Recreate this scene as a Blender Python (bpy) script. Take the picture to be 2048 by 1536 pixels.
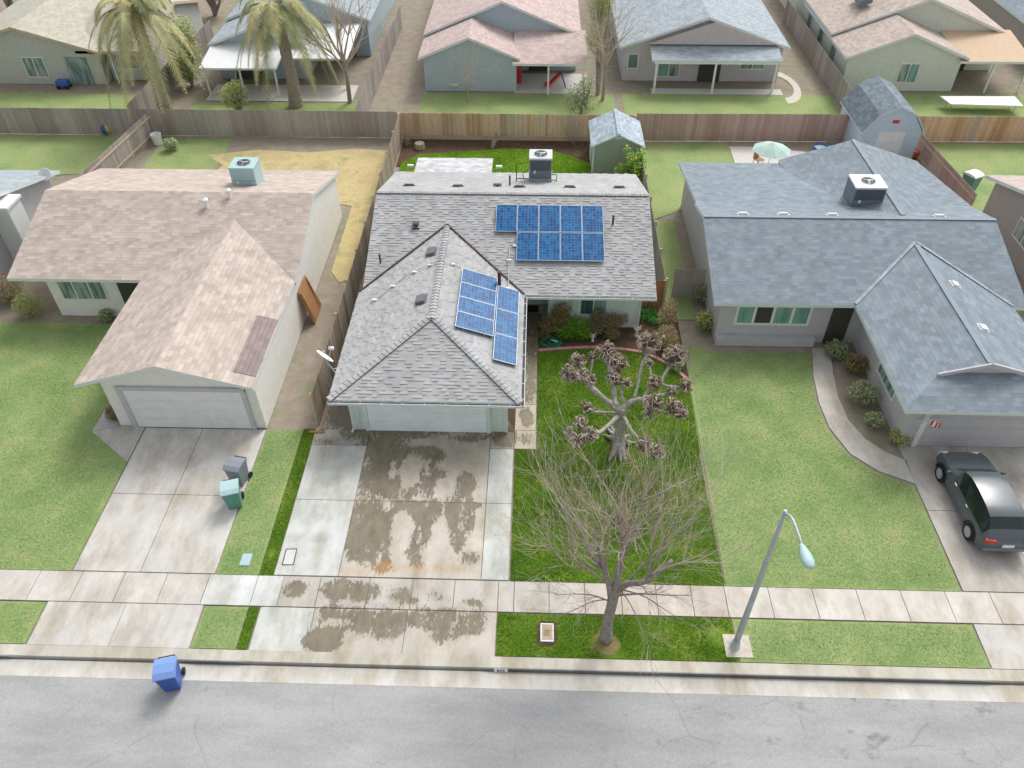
import bpy, bmesh, math, random
from mathutils import Vector, Matrix
# ------------------------------------------------------------------ scene, camera, light
sc = bpy.context.scene
for o in list(bpy.data.objects): bpy.data.objects.remove(o)
COL = sc.collection
rad = math.radians
FPX, CX, CY, CAMH = 1570.0, 1024.0, 768.0, 23.6
_p, _y, _r = rad(43.05), rad(1.9), rad(-0.31)
FW = Vector((-math.sin(_y)*math.cos(_p), math.cos(_y)*math.cos(_p), -math.sin(_p)))
_R0 = Vector((math.cos(_y), math.sin(_y), 0)); _U0 = _R0.cross(FW)
CR = math.cos(_r)*_R0 + math.sin(_r)*_U0
CU = -math.sin(_r)*_R0 + math.cos(_r)*_U0
cam = bpy.data.cameras.new('camera'); camo = bpy.data.objects.new('camera', cam); COL.objects.link(camo)
camo.matrix_world = Matrix(((CR.x, CU.x, -FW.x, 0), (CR.y, CU.y, -FW.y, 0), (CR.z, CU.z, -FW.z, CAMH), (0, 0, 0, 1)))
cam.sensor_width = 36.0; cam.lens = FPX/2048*36; cam.clip_start = 0.1; cam.clip_end = 3000
sc.camera = camo
SUN_EL, SUN_AZ = 48, 28           # high cloud-veiled sun behind the houses, a little to the right (azimuth from +Y towards +X)
w = bpy.data.worlds.new('World'); sc.world = w; w.use_nodes = True
wn = w.node_tree; bg = wn.nodes['Background']
sky = wn.nodes.new('ShaderNodeTexSky'); sky.sky_type = 'NISHITA'; sky.sun_disc = False
sky.sun_elevation = rad(SUN_EL); sky.sun_rotation = rad(SUN_AZ); sky.air_density = 1.0; sky.dust_density = 4.0; sky.ozone_density = 1.0
hs = wn.nodes.new('ShaderNodeHueSaturation'); hs.inputs['Saturation'].default_value = 0.2
wn.links.new(sky.outputs[0], hs.inputs['Color']); wn.links.new(hs.outputs[0], bg.inputs['Color'])
bg.inputs['Strength'].default_value = 0.15
sl = bpy.data.lights.new('sun', 'SUN'); sl.energy = 0.85; sl.angle = rad(18); sl.color = (1, 0.965, 0.92)
so = bpy.data.objects.new('sun', sl); COL.objects.link(so)
_d = Vector((math.sin(rad(SUN_AZ))*math.cos(rad(SUN_EL)), math.cos(rad(SUN_AZ))*math.cos(rad(SUN_EL)), math.sin(rad(SUN_EL))))
so.rotation_euler = _d.to_track_quat('Z', 'Y').to_euler(); so.location = (20, 60, 60)
sc.view_settings.view_transform = 'Standard'; sc.view_settings.look = 'None'; sc.view_settings.gamma = 1
sc.view_settings.exposure = 0.5

def at(px, py, z=0.0):            # pixel of the photograph -> point of the world at height z
    d = FW + CR*((px-CX)/FPX) - CU*((py-CY)/FPX)
    t = (z-CAMH)/d.z
    return Vector((d.x*t, d.y*t, z))
def gx(px, py): return at(px, py).x

# ------------------------------------------------------------------ mesh builder
class MB:
    def __init__(s): s.v = []; s.f = []; s.m = []; s.r = []
    def face(s, pts, m=0, r=None):
        i = len(s.v); s.v.extend([tuple(p) for p in pts]); s.f.append(tuple(range(i, i+len(pts)))); s.m.append(m)
        s.r.append(random.random() if r is None else r)
    def mesh(s, vs, fs, m=0, r=None):
        i = len(s.v); s.v.extend([tuple(p) for p in vs])
        r = random.random() if r is None else r
        for f in fs: s.f.append(tuple(i+k for k in f)); s.m.append(m); s.r.append(r)
    def box(s, x0, y0, z0, x1, y1, z1, m=0, r=None):
        vs = [(x0,y0,z0),(x1,y0,z0),(x1,y1,z0),(x0,y1,z0),(x0,y0,z1),(x1,y0,z1),(x1,y1,z1),(x0,y1,z1)]
        s.mesh(vs, [(0,3,2,1),(4,5,6,7),(0,1,5,4),(1,2,6,5),(2,3,7,6),(3,0,4,7)], m, r)
    def frame_box(s, c, ax, ay, az, m=0, r=None):     # centre and three half-axis vectors
        c = Vector(c); vs = [c+a*ax+b*ay+d*az for d in (-1,1) for a,b in ((-1,-1),(1,-1),(1,1),(-1,1))]
        s.mesh(vs, [(0,3,2,1),(4,5,6,7),(0,1,5,4),(1,2,6,5),(2,3,7,6),(3,0,4,7)], m, r)
    def bar(s, p, q, w, h, m=0, r=None, up=(0,0,1)):
        p = Vector(p); q = Vector(q); d = q-p; L = d.length; d = d/L
        sd = d.cross(Vector(up)); sd = sd.normalized() if sd.length > 1e-4 else Vector((1,0,0)); u = sd.cross(d)
        s.frame_box((p+q)/2, d*L/2, sd*w/2, u*h/2, m, r)
    def extr(s, pts, vec, m=0, r=None, ms=None):      # planar polygon swept along a vector, closed
        n = len(pts); pts = [Vector(p) for p in pts]; v = Vector(vec); q = [p+v for p in pts]
        s.mesh(pts+q, [tuple(range(n))[::-1], tuple(range(n, 2*n))], m, r)
        s.mesh(pts+q, [(i, (i+1)%n, n+(i+1)%n, n+i) for i in range(n)], m if ms is None else ms, r)
    def tube(s, pts, rs, n=8, m=0, r=None, cap=True):
        pts = [Vector(p) for p in pts]; vs = []; fs = []; k = len(pts)
        if not isinstance(rs, (list, tuple)): rs = [rs]*k
        u = None
        for i, p in enumerate(pts):
            d = (pts[min(i+1, k-1)]-pts[max(i-1, 0)])
            d = d.normalized() if d.length > 1e-7 else Vector((0,0,1))
            if u is None: u = d.cross(Vector((0,0,1))) if abs(d.z) < .95 else d.cross(Vector((1,0,0)))
            u = (u-d*u.dot(d)); u = u.normalized() if u.length > 1e-6 else d.orthogonal().normalized()
            w_ = d.cross(u)
            for j in range(n):
                a = 2*math.pi*j/n; vs.append(p+(u*math.cos(a)+w_*math.sin(a))*rs[i])
        for i in range(k-1):
            for j in range(n): fs.append((i*n+j, i*n+(j+1)%n, (i+1)*n+(j+1)%n, (i+1)*n+j))
        if cap: fs.append(tuple(range(n))[::-1]); fs.append(tuple((k-1)*n+j for j in range(n)))
        s.mesh(vs, fs, m, r)
    def lathe(s, prof, c=(0,0,0), n=16, m=0, r=None, sx=1, sy=1):
        c = Vector(c); vs = []; fs = []; k = len(prof)
        for rr, z in prof:
            for j in range(n):
                a = 2*math.pi*j/n; vs.append(c+Vector((rr*sx*math.cos(a), rr*sy*math.sin(a), z)))
        for i in range(k-1):
            for j in range(n): fs.append((i*n+j, i*n+(j+1)%n, (i+1)*n+(j+1)%n, (i+1)*n+j))
        fs.append(tuple(range(n))[::-1]); fs.append(tuple((k-1)*n+j for j in range(n)))
        s.mesh(vs, fs, m, r)
    def ball(s, c, R, sq=(1,1,1), n=12, k=8, m=0, r=None, rough=0, rng=random):
        c = Vector(c); vs = []; fs = []
        for i in range(k+1):
            t = math.pi*i/k
            for j in range(n):
                a = 2*math.pi*j/n; q = R*(1+rough*(rng.random()-.5)*2)
                vs.append(c+Vector((math.sin(t)*math.cos(a)*q*sq[0], math.sin(t)*math.sin(a)*q*sq[1], -math.cos(t)*q*sq[2])))
        for i in range(k):
            for j in range(n): fs.append((i*n+j, i*n+(j+1)%n, (i+1)*n+(j+1)%n, (i+1)*n+j))
        s.mesh(vs, fs, m, r)
    def leaf(s, p, L, W, rng, r=None, m=0, flat=.5):
        a = rng.uniform(0, 6.283); e = rng.uniform(-flat, 1.0)
        d = Vector((math.cos(a), math.sin(a), e)).normalized()*L
        t = Vector((-math.sin(a), math.cos(a), rng.uniform(-.7, .7))).normalized()*W*.5
        p = Vector(p)
        s.face([p, p+d*.5+t, p+d, p+d*.5-t], m, rng.random() if r is None else r)
    def build(s, name, mats, parent=None, smooth=False, kind=None, uv=True, bevel=0):
        O = Vector(parent.get('_o', (0,0,0))) if parent else Vector((0,0,0))
        me = bpy.data.meshes.new(name)
        me.from_pydata([(x-O.x, y-O.y, z-O.z) for x, y, z in s.v], [], s.f)
        if not isinstance(mats, (list, tuple)): mats = [mats]
        for mt in mats: me.materials.append(mt)
        me.polygons.foreach_set('material_index', s.m)
        a = me.attributes.new('rnd', 'FLOAT', 'FACE'); a.data.foreach_set('value', s.r)
        if smooth: me.polygons.foreach_set('use_smooth', [True]*len(s.f))
        if uv:
            ul = me.uv_layers.new(name='UVMap'); dat = [0.0]*(2*len(me.loops)); V = me.vertices; Z = Vector((0,0,1))
            for p in me.polygons:
                n = p.normal
                if abs(n.z) > .995: t = Vector((1,0,0)); b = Vector((0,1,0))
                else: t = Z.cross(n).normalized(); b = n.cross(t)
                for li in p.loop_indices:
                    co = V[me.loops[li].vertex_index].co+O
                    dat[2*li] = co.dot(t); dat[2*li+1] = co.dot(b)
            ul.data.foreach_set('uv', dat)
        me.update()
        o = bpy.data.objects.new(name, me); COL.objects.link(o)
        if parent: o.parent = parent; o['_o'] = tuple(O)
        if kind: o['kind'] = kind
        if bevel:
            b = o.modifiers.new('bevel', 'BEVEL'); b.width = bevel; b.segments = 2; b.limit_method = 'ANGLE'
        return o

def tag(o, label, cat, group=None):
    o['label'] = label; o['category'] = cat
    if group: o['group'] = group
    return o
def thing(name, label, cat, loc=(0,0,0), group=None):
    o = bpy.data.objects.new(name, None); COL.objects.link(o); o.location = loc; o['_o'] = tuple(loc); o.empty_display_size = .2
    return tag(o, label, cat, group)
def copy_tree(o, parent=None):
    c = o.copy(); COL.objects.link(c)
    if parent: c.parent = parent
    for ch in list(o.children): copy_tree(ch, c)
    return c

# ------------------------------------------------------------------ materials
def lin(c):
    c = c/255.0
    return c/12.92 if c <= .04045 else ((c+.055)/1.055)**2.4
def S(r, g, b, k=1.0): return (lin(r)*k, lin(g)*k, lin(b)*k, 1)
class NT:
    def __init__(s, name, rough=.85, spec=.3):
        s.mat = bpy.data.materials.new(name); s.mat.use_nodes = True; s.t = s.mat.node_tree
        s.b = s.t.nodes['Principled BSDF']; s.b.inputs['Roughness'].default_value = rough
        s.b.inputs['Specular IOR Level'].default_value = spec
    def n(s, ty, out=0, attrs=None, **kw):
        nd = s.t.nodes.new(ty)
        for k, v in (attrs or {}).items(): setattr(nd, k, v)
        for k, v in kw.items():
            key = int(k[1:]) if k[0] == 'i' and k[1:].isdigit() else k.replace('_', ' ')
            s.put(nd.inputs[key], v)
        return nd.outputs[out]
    def put(s, sock, v):
        if isinstance(v, bpy.types.NodeSocket): s.t.links.new(v, sock)
        else: sock.default_value = v
    def M(s, op, a, b=0.0, c=0.0): return s.n('ShaderNodeMath', 0, {'operation': op}, i0=a, i1=b, i2=c)
    def uv(s): return s.n('ShaderNodeTexCoord', 2)
    def obj(s): return s.n('ShaderNodeNewGeometry', 0)
    def sep(s, v):
        nd = s.t.nodes.new('ShaderNodeSeparateXYZ'); s.put(nd.inputs[0], v); return nd.outputs
    def comb(s, x, y, z=0.0): return s.n('ShaderNodeCombineXYZ', 0, None, i0=x, i1=y, i2=z)
    def noise(s, vec, sc_, det=3, rough=.55, dist=0): return s.n('ShaderNodeTexNoise', 0, None, Vector=vec, Scale=sc_, Detail=det, Roughness=rough, Distortion=dist)
    def white(s, vec): return s.n('ShaderNodeTexWhiteNoise', 0, {'noise_dimensions': '3D'}, Vector=vec)
    def ramp(s, f, stops, interp='LINEAR'):
        nd = s.t.nodes.new('ShaderNodeValToRGB'); s.put(nd.inputs[0], f); cr = nd.color_ramp; cr.interpolation = interp
        while len(cr.elements) < len(stops): cr.elements.new(.5)
        for e, (p, c) in zip(cr.elements, stops): e.position = p; e.color = c if len(c) == 4 else (*c, 1)
        return nd.outputs[0]
    def mix(s, f, a, b, mode='MIX'):
        nd = s.t.nodes.new('ShaderNodeMix'); nd.data_type = 'RGBA'; nd.blend_type = mode
        s.put(nd.inputs[0], f); s.put(nd.inputs[6], a); s.put(nd.inputs[7], b); return nd.outputs[2]
    def remap(s, v, a, b, c=0.0, d=1.0): return s.n('ShaderNodeMapRange', 0, None, i0=v, i1=a, i2=b, i3=c, i4=d)
    def attr(s, nm, out=2): return s.n('ShaderNodeAttribute', out, {'attribute_name': nm, 'attribute_type': 'GEOMETRY'})
    def scale(s, v, x, y, z=1.0): return s.n('ShaderNodeVectorMath', 0, {'operation': 'MULTIPLY'}, i0=v, i1=(x, y, z))
    def out(s, col=None, bump=None, dist=.01, strength=.5, rough=None):
        if col is not None: s.put(s.b.inputs['Base Color'], col)
        if rough is not None: s.put(s.b.inputs['Roughness'], rough)
        if bump is not None:
            bn = s.n('ShaderNodeBump', 0, None, Height=bump, Distance=dist, Strength=strength); s.put(s.b.inputs['Normal'], bn)
        return s.mat
def G(v): return (v, v, v, 1)

def mat_plain(name, col, rough=.7, var=.12, sc_=3.0, metal=0, spec=.4, grime=None):
    t = NT(name, rough, spec); g = t.obj(); t.b.inputs['Metallic'].default_value = metal
    n = t.noise(g, sc_, 4); n2 = t.noise(g, sc_*9, 3)
    f = t.M('ADD', t.remap(n, .3, .7, 1-var, 1+var), t.remap(n2, .3, .7, -var*.4, var*.4))
    c = t.mix(1.0, col, t.comb(f, f, f), 'MULTIPLY')
    if grime: c = t.mix(t.remap(t.noise(t.scale(g, 1, 1, .25), 2.2, 5), .48, .72, 0, .55), c, grime)
    return t.out(c, n2, .004, .25)
def mat_rnd(name, stops, rough=.8, sc_=6.0, var=.15, stretch=(1,1,1), spec=.25, interp='LINEAR', bump=.3):
    """colour picked per face (board, leaf, tab) from a palette"""
    t = NT(name, rough, spec); g = t.obj(); c = t.ramp(t.attr('rnd'), stops, interp)
    n = t.noise(t.scale(g, *stretch), sc_, 4)
    f = t.M('MULTIPLY', t.remap(n, .25, .75, 1-var, 1+var), t.remap(t.noise(t.scale(g, 1, .5, .5), .7, 5, .65), .3, .7, .88, 1.08))
    return t.out(t.mix(1.0, c, t.comb(f, f, f), 'MULTIPLY'), n, .01, bump)
def mat_shingle(name, stops, line=.55, rh=.19, tw=.32, spec=.25):
    t = NT(name, .9, spec); o = t.sep(t.uv())
    v = t.M('DIVIDE', o[1], rh); row = t.M('FLOOR', v); fv = t.M('FRACT', v)
    u = t.M('ADD', t.M('DIVIDE', o[0], tw), t.M('MULTIPLY', t.white(t.comb(row, 3.3)), 9.0))
    cell = t.M('FLOOR', u); rn = t.white(t.comb(cell, row, 1.7)); rn2 = t.white(t.comb(cell, row, 8.1))
    c = t.ramp(rn, stops)
    ln = t.M('MULTIPLY', t.M('GREATER_THAN', fv, .84), t.remap(rn2, .2, .6, .3, 1.0))  # course lines painted dark, standing in for the shadow under each butt edge
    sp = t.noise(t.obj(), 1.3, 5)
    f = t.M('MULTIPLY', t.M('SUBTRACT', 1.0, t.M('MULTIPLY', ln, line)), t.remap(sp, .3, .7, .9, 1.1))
    return t.out(t.mix(1.0, c, t.comb(f, f, f), 'MULTIPLY'), t.M('ADD', fv, rn), .012, .35)
def mat_lawn(name, a, b, c, dry=None, bump=.6):
    t = NT(name, .95, .1); g = t.obj()
    n1 = t.noise(g, .55, 4, .6); n2 = t.noise(g, 9, 4, .7); n3 = t.noise(g, 45, 3, .7)
    col = t.ramp(n1, [(.3, a), (.52, b), (.72, c)])
    if dry: col = t.mix(t.remap(t.noise(g, 1.1, 5, .7), .55, .7, 0, .6), col, dry)
    f = t.M('MULTIPLY', t.remap(n2, .25, .75, .72, 1.25), t.remap(n3, .25, .75, .7, 1.3))
    return t.out(t.mix(1.0, col, t.comb(f, f, f), 'MULTIPLY'), t.M('ADD', n2, n3), .05, bump)
def mat_soil(name, a, b, c=None):
    t = NT(name, .95, .1); g = t.obj(); n = t.noise(g, 1.6, 6, .7); n2 = t.noise(g, 30, 4, .7)
    col = t.ramp(t.M('ADD', t.M('MULTIPLY', n, .65), t.M('MULTIPLY', n2, .35)), [(.38, a), (.62, b)])
    if c: col = t.mix(t.remap(t.noise(g, .7, 5, .7), .52, .66), col, c)
    return t.out(col, n2, .03, .7)

def mat_concrete():
    t = NT('concrete', .8, .3); g = t.obj()
    base = t.attr('base', 0); st = t.attr('stain'); ru = t.attr('rust')
    n1 = t.noise(t.scale(g, 1, .45), 1.5, 6, .62); n2 = t.noise(t.scale(g, 1, .38), 11, 9, .74); n3 = t.noise(g, 70, 2, .6)
    edge = t.M('ADD', t.M('MULTIPLY', t.M('SUBTRACT', n1, .5), 1.6), t.M('MULTIPLY', t.M('SUBTRACT', n2, .5), 2.3))
    k = t.remap(t.M('ADD', st, edge), .33, .41)
    kk = t.M('MULTIPLY', k, t.M('GREATER_THAN', st, .04))
    br = t.ramp(t.noise(t.scale(g, 1, .5), 3, 6, .65), [(.3, S(98, 90, 74)), (.7, S(132, 122, 102))])
    f = t.M('MULTIPLY', t.remap(n1, .28, .72, .8, 1.1), t.M('MULTIPLY', t.remap(n2, .3, .7, .95, 1.05), t.remap(n3, .25, .75, .95, 1.05)))
    c = t.mix(1.0, base, t.comb(f, f, f), 'MULTIPLY')
    warm = t.remap(t.noise(t.scale(g, 1, .5), 1.1, 6, .65), .45, .7, 0, .8)
    c = t.mix(warm, c, t.mix(1.0, c, S(214, 205, 188), 'MULTIPLY'))
    halo = t.M('MULTIPLY', t.remap(t.M('ADD', st, edge), .1, .42), t.M('GREATER_THAN', st, .02))
    c = t.mix(t.M('MULTIPLY', halo, .25), c, br)
    c = t.mix(t.M('MULTIPLY', kk, t.remap(n1, .3, .7, .97, .8)), c, br)
    c = t.mix(t.M('MULTIPLY', ru, t.remap(n2, .3, .6)), c, S(176, 126, 72))
    rg = t.remap(kk, 0, 1, .82, .5)
    return t.out(c, t.M('ADD', n2, n3), .004, .3, rough=rg)
def mat_asphalt():
    t = NT('asphalt', .85, .3); g = t.obj()
    n1 = t.noise(t.scale(g, .35, 1.2), .9, 5, .6); n2 = t.noise(g, 60, 3, .7); n3 = t.noise(g, 9, 4, .6); sp = t.noise(t.scale(g, .6, 1), 1.7, 6, .7)
    c = t.ramp(n1, [(.3, S(150, 151, 151)), (.7, S(172, 172, 171))])
    x = t.sep(g)
    m = t.M('MULTIPLY', t.remap(sp, .57, .7), t.M('MULTIPLY', t.remap(x[0], -2, 4), t.remap(x[1], 8.8, 9.6)))
    c = t.mix(t.M('MULTIPLY', m, .6), c, S(96, 98, 101))
    f = t.M('MULTIPLY', t.remap(n2, .25, .75, .8, 1.2), t.remap(n3, .3, .7, .94, 1.06))
    vo = t.n('ShaderNodeTexVoronoi', 0, {'feature': 'DISTANCE_TO_EDGE'}, Vector=t.mix(.12, g, t.n('ShaderNodeTexNoise', 1, None, Vector=g, Scale=1.2, Detail=5.0)), Scale=.32)
    cr = t.M('MULTIPLY', t.M('LESS_THAN', vo, .0035), t.M('GREATER_THAN', t.noise(g, .5, 2), .5))
    c = t.mix(t.M('MULTIPLY', cr, .22), c, S(90, 90, 90)); ag = t.white(t.n('ShaderNodeVectorMath', 0, {'operation': 'FLOOR'}, i0=t.scale(g, 45, 45, 0)))
    f = t.M('MULTIPLY', f, t.remap(ag, 0, 1, .92, 1.08))
    return t.out(t.mix(1.0, c, t.comb(f, f, f), 'MULTIPLY'), n2, .008, .5)
def mat_solar():
    # cell grid follows the panel's own size: attribute-free, from generated coordinates of the cell sheet
    t = NT('solar cells', .3, .18); gc = t.n('ShaderNodeTexCoord', 0); g = t.obj(); o = t.sep(gc)
    u = t.M('MULTIPLY', o[0], 6.0); v = t.M('MULTIPLY', o[1], 10.0)
    pid = t.n('ShaderNodeObjectInfo', 'Random')
    fu = t.M('FRACT', u); fv = t.M('FRACT', v); cu = t.M('FLOOR', u); cv = t.M('FLOOR', v)
    def edge(x, wd): return t.M('MAXIMUM', t.M('LESS_THAN', x, wd), t.M('GREATER_THAN', x, 1-wd))
    e = t.M('MAXIMUM', edge(fu, .035), edge(fv, .035))
    bus = t.M('LESS_THAN', t.M('ABSOLUTE', t.M('SUBTRACT', t.M('FRACT', t.M('MULTIPLY', fu, 2)), .5)), .035)
    rn = t.white(t.comb(cu, cv, t.M('MULTIPLY', pid, 97.0))); vor = t.n('ShaderNodeTexVoronoi', 1, None, Vector=g, Scale=22.0)
    c = t.ramp(rn, [(0, (.001, .055, .18, 1)), (.5, (.002, .092, .27, 1)), (.85, (.005, .14, .34, 1)), (1, (.035, .07, .2, 1))])
    vn = t.remap(t.sep(vor)[0], 0, 1, .75, 1.25)
    c = t.mix(1.0, c, t.comb(vn, vn, vn), 'MULTIPLY')
    c = t.mix(t.M('MULTIPLY', bus, .15), c, (.16, .34, .55, 1))
    c = t.mix(t.M('MULTIPLY', e, .3), c, (.35, .48, .6, 1))
    return t.out(c)
def mat_glass(name, col, rough=.08, tint2=None):
    t = NT(name, rough, .6); g = t.obj(); n = t.noise(t.scale(g, 2.5, 2.5, .4), 1.5, 3); z = t.sep(g)[2]
    sl_ = t.M('LESS_THAN', t.M('FRACT', t.M('MULTIPLY', z, 16.0)), .3); c = t.mix(t.remap(n, .42, .58), col, tint2 or col)
    if tint2: c = t.mix(t.M('MULTIPLY', sl_, .35), c, (.02, .03, .03, 1))
    return t.out(c)

SH = [(0, S(160,162,163)), (.3, S(170,172,173)), (.55, S(176,177,176)), (.75, S(176,172,168)), (.9, S(182,184,186)), (1, S(165,167,170))]
M = dict(
 tabs=mat_rnd('our shingle tabs', SH, .9, 40, .10),
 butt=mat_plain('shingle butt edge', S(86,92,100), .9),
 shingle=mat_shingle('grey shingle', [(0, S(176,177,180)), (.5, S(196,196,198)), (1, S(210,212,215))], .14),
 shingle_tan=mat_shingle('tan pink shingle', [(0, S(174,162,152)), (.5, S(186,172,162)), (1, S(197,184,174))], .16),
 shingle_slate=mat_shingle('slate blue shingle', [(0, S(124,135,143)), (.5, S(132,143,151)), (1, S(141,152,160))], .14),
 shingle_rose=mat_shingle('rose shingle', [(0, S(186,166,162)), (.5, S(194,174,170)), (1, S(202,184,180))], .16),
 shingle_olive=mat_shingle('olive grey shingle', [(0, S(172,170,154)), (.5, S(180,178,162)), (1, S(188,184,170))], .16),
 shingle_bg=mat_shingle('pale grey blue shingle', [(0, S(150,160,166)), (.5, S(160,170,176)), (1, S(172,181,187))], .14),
 fascia=mat_plain('white fascia paint', S(214,222,222), .5, .05),
 fascia_brown=mat_plain('brown flashing', S(92,70,66), .7, .1),
 stucco=mat_plain('pale green grey stucco', S(212,226,220), .85, .05, 6, grime=S(160,172,165)),
 trim=mat_plain('pale trim paint', S(212,226,219), .7, .05),
 door_white=mat_plain('white garage door paint', S(238,248,250), .5, .05, 2),
 white=mat_plain('white paint', S(226,228,228), .5, .05),
 wall_white=mat_plain('neighbour white stucco', S(228,228,222), .85, .05),
 wall_lilac=mat_plain('grey lilac siding', S(192,190,194), .8, .05),
 wall_blue=mat_plain('grey blue siding', S(172,188,196), .8, .05),
 wall_green=mat_plain('pale green siding', S(206,214,202), .8, .05),
 wall_olive=mat_plain('grey green stucco', S(184,188,180), .85, .06),
 wall_brown=mat_plain('brown grey siding', S(172,164,160), .85, .05),
 gutter=mat_plain('gutter inside', S(52,56,66), .6, .2),
 concrete=mat_concrete(), asphalt=mat_asphalt(),
 soil=mat_soil('soil', S(112,92,74), S(142,124,104)),
 soil_dark=mat_soil('dark damp soil', S(80,66,54), S(104,86,70)),
 soil_bg=mat_soil('dry side yard soil', S(146,134,120), S(166,156,142), S(136,142,112)),
 lawn=mat_lawn('deep green turf', S(66,100,26), S(92,126,36), S(126,146,56), S(146,142,82), .3),
 lawn_pale=mat_lawn('pale green turf', S(120,146,88), S(140,160,104), S(158,170,114), S(168,162,118), .35),
 lawn_back=mat_lawn('mixed green yard', S(134,154,102), S(150,166,110), S(162,170,120), S(160,148,124), .3),
 lawn_dry=mat_lawn('yellow dry grass', S(180,164,124), S(204,186,138), S(164,166,116), S(160,146,122), .4),
 fence_new=mat_rnd('tan fence boards', [(0, S(188,150,122)), (.4, S(214,176,148)), (.7, S(222,192,168)), (1, S(196,174,160))], .85, 5, .2, (6, 6, .6)),
 fence_old=mat_rnd('weathered fence boards', [(0, S(128,112,96)), (.5, S(156,140,124)), (1, S(174,160,146))], .9, 5, .25, (6, 6, .6)),
 fence_red=mat_rnd('red brown fence boards', [(0, S(166,138,130)), (.5, S(178,152,144)), (1, S(188,164,156))], .9, 5, .15, (6, 6, .6)),
 fence_side=mat_rnd('stained gate boards', [(0, S(110,78,52)), (.5, S(172,128,88)), (1, S(140,120,100))], .85, 5, .3, (6, 6, .6)),
 fence_grey=mat_rnd('grey brown fence boards', [(0, S(148,140,134)), (.5, S(162,154,148)), (1, S(174,168,160))], .9, 5, .15, (6, 6, .6)),
 rail=mat_plain('fence rail timber', S(196,176,152), .85, .12),
 frame=mat_plain('aluminium panel frame', S(170,182,194), .4, .04, metal=.3),
 solar=None,
 metal=mat_plain('galvanised metal', S(176,184,188), .5, .1, metal=.2),
 ac_top=mat_plain('white unit lid', S(196,200,200), .5, .06),
 ac_body=mat_plain('grey unit cabinet', S(112,124,134), .5, .06),
 ac_dark=mat_plain('condenser coil', S(86,92,98), .6, .1),
 black=mat_plain('black rubber', S(32,34,36), .6, .1),
 pipe=mat_plain('brown vent pipe', S(78,66,62), .7, .1),
 vent=mat_plain('grey roof vent', S(112,114,118), .6, .1),
 bark_pale=mat_plain('pale mulberry bark', S(162,160,152), .9, .34, 9, grime=S(104,102,84)),
 bark_street=mat_plain('street tree bark', S(146,138,132), .9, .25, 9),
 twig=mat_rnd('pale bare twigs', [(0, S(156,140,126)), (.45, S(190,180,166)), (.8, S(212,204,192)), (1, S(188,146,130))], .85, 8, .1),
 knuckle=mat_rnd('cut knuckle stubs', [(0, S(100,86,74)), (.4, S(152,136,120)), (.75, S(190,178,162)), (1, S(220,210,196))], .9, 25, .2),
 knuckle_core=mat_plain('knuckle heart', S(92,76,68), .95, .3, 12),
 green_leaf=mat_rnd('bright green leaves', [(0, S(60,104,26)), (.5, S(94,146,36)), (1, S(144,184,60))], .6, 6, .1),
 rose_leaf=mat_rnd('rose leaves', [(0, S(88,106,54)), (.4, S(122,142,72)), (.62, S(150,140,88)), (.8, S(168,108,98)), (1, S(112,98,98))], .6, 6, .1),
 citrus=mat_rnd('citrus leaves', [(0, S(50,96,22)), (.5, S(92,148,32)), (.85, S(146,188,52)), (1, S(210,204,70))], .5, 6, .1),
 agap=mat_rnd('strap leaves', [(0, S(44,110,36)), (.6, S(74,150,52)), (1, S(120,176,84))], .5, 6, .1),
 palm_leaf=mat_rnd('palm fronds', [(0, S(146,154,110)), (.5, S(174,176,128)), (1, S(202,192,142))], .8, 4, .1),
 palm_bark=mat_plain('palm trunk', S(158,148,134), .95, .18, 6),
 bg_leaf=mat_rnd('yellow green foliage', [(0, S(132,146,88)), (.5, S(162,172,104)), (1, S(190,192,124))], .8, 4, .1),
 bg_leaf2=mat_rnd('grey green foliage', [(0, S(128,142,102)), (.5, S(152,164,120)), (1, S(176,184,140))], .8, 4, .1),
 blade=mat_rnd('grass blades', [(0, S(66,102,22)), (.45, S(98,134,36)), (.8, S(132,158,58)), (1, S(178,172,104))], .8, .8, .3),
 hose=mat_plain('green hose', S(20,140,112), .4, .1),
 brick_pink=mat_plain('pink edging brick', S(190,142,132), .85, .12, 9),
 window_glass=mat_glass('window glass', S(60,88,94), .08, S(84,112,114)),
 curtain=mat_glass('window with pale curtain', S(112,160,150), .15, S(140,184,172)),
 nb_glass=mat_glass('neighbour window glass', S(104,130,132), .1, S(164,180,172)),
 dark=mat_plain('dark doorway', S(72,70,66), .8, .1),
 bin_green=mat_plain('green bin plastic', S(96,148,142), .45, .04),
 bin_lid=mat_plain('pale bin lid', S(168,196,198), .45, .04),
 bin_grey=mat_plain('grey bin plastic', S(132,138,150), .45, .04),
 bin_blue=mat_plain('blue bin plastic', S(52,88,168), .4, .04),
 bin_blue_lid=mat_plain('light blue bin lid', S(120,150,205), .35, .04),
 carpaint=mat_plain('dark grey car paint', S(84,92,98), .25, .03, spec=.7),
 car_glass=mat_glass('car glass', S(38,48,48), .05),
 red=mat_plain('red plastic', S(206,60,52), .35, .05),
 statue=mat_plain('white plaster', S(222,218,212), .7, .08),
 teal=mat_plain('teal fabric', S(176,202,194), .7, .06),
 blue=mat_plain('blue plastic', S(60,100,180), .5, .06),
 orange_wood=mat_plain('orange brown plywood', S(170,126,86), .8, .12),
 shed_green=mat_plain('sage green shed siding', S(160,168,152), .8, .05),
 shed_roof=mat_shingle('shed blue grey shingle', [(0, S(150,164,174)), (.5, S(168,182,192)), (1, S(186,198,206))], .35, .16, .3),
 shed_blue=mat_plain('pale blue barn paint', S(190,208,222), .7, .05),
 slate_cap=mat_plain('slate ridge cap', S(142,153,161), .9, .06),
 gambrel=mat_shingle('dark slate shingle', [(0, S(110,122,130)), (.5, S(122,134,142)), (1, S(134,146,154))], .2),
)
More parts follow.
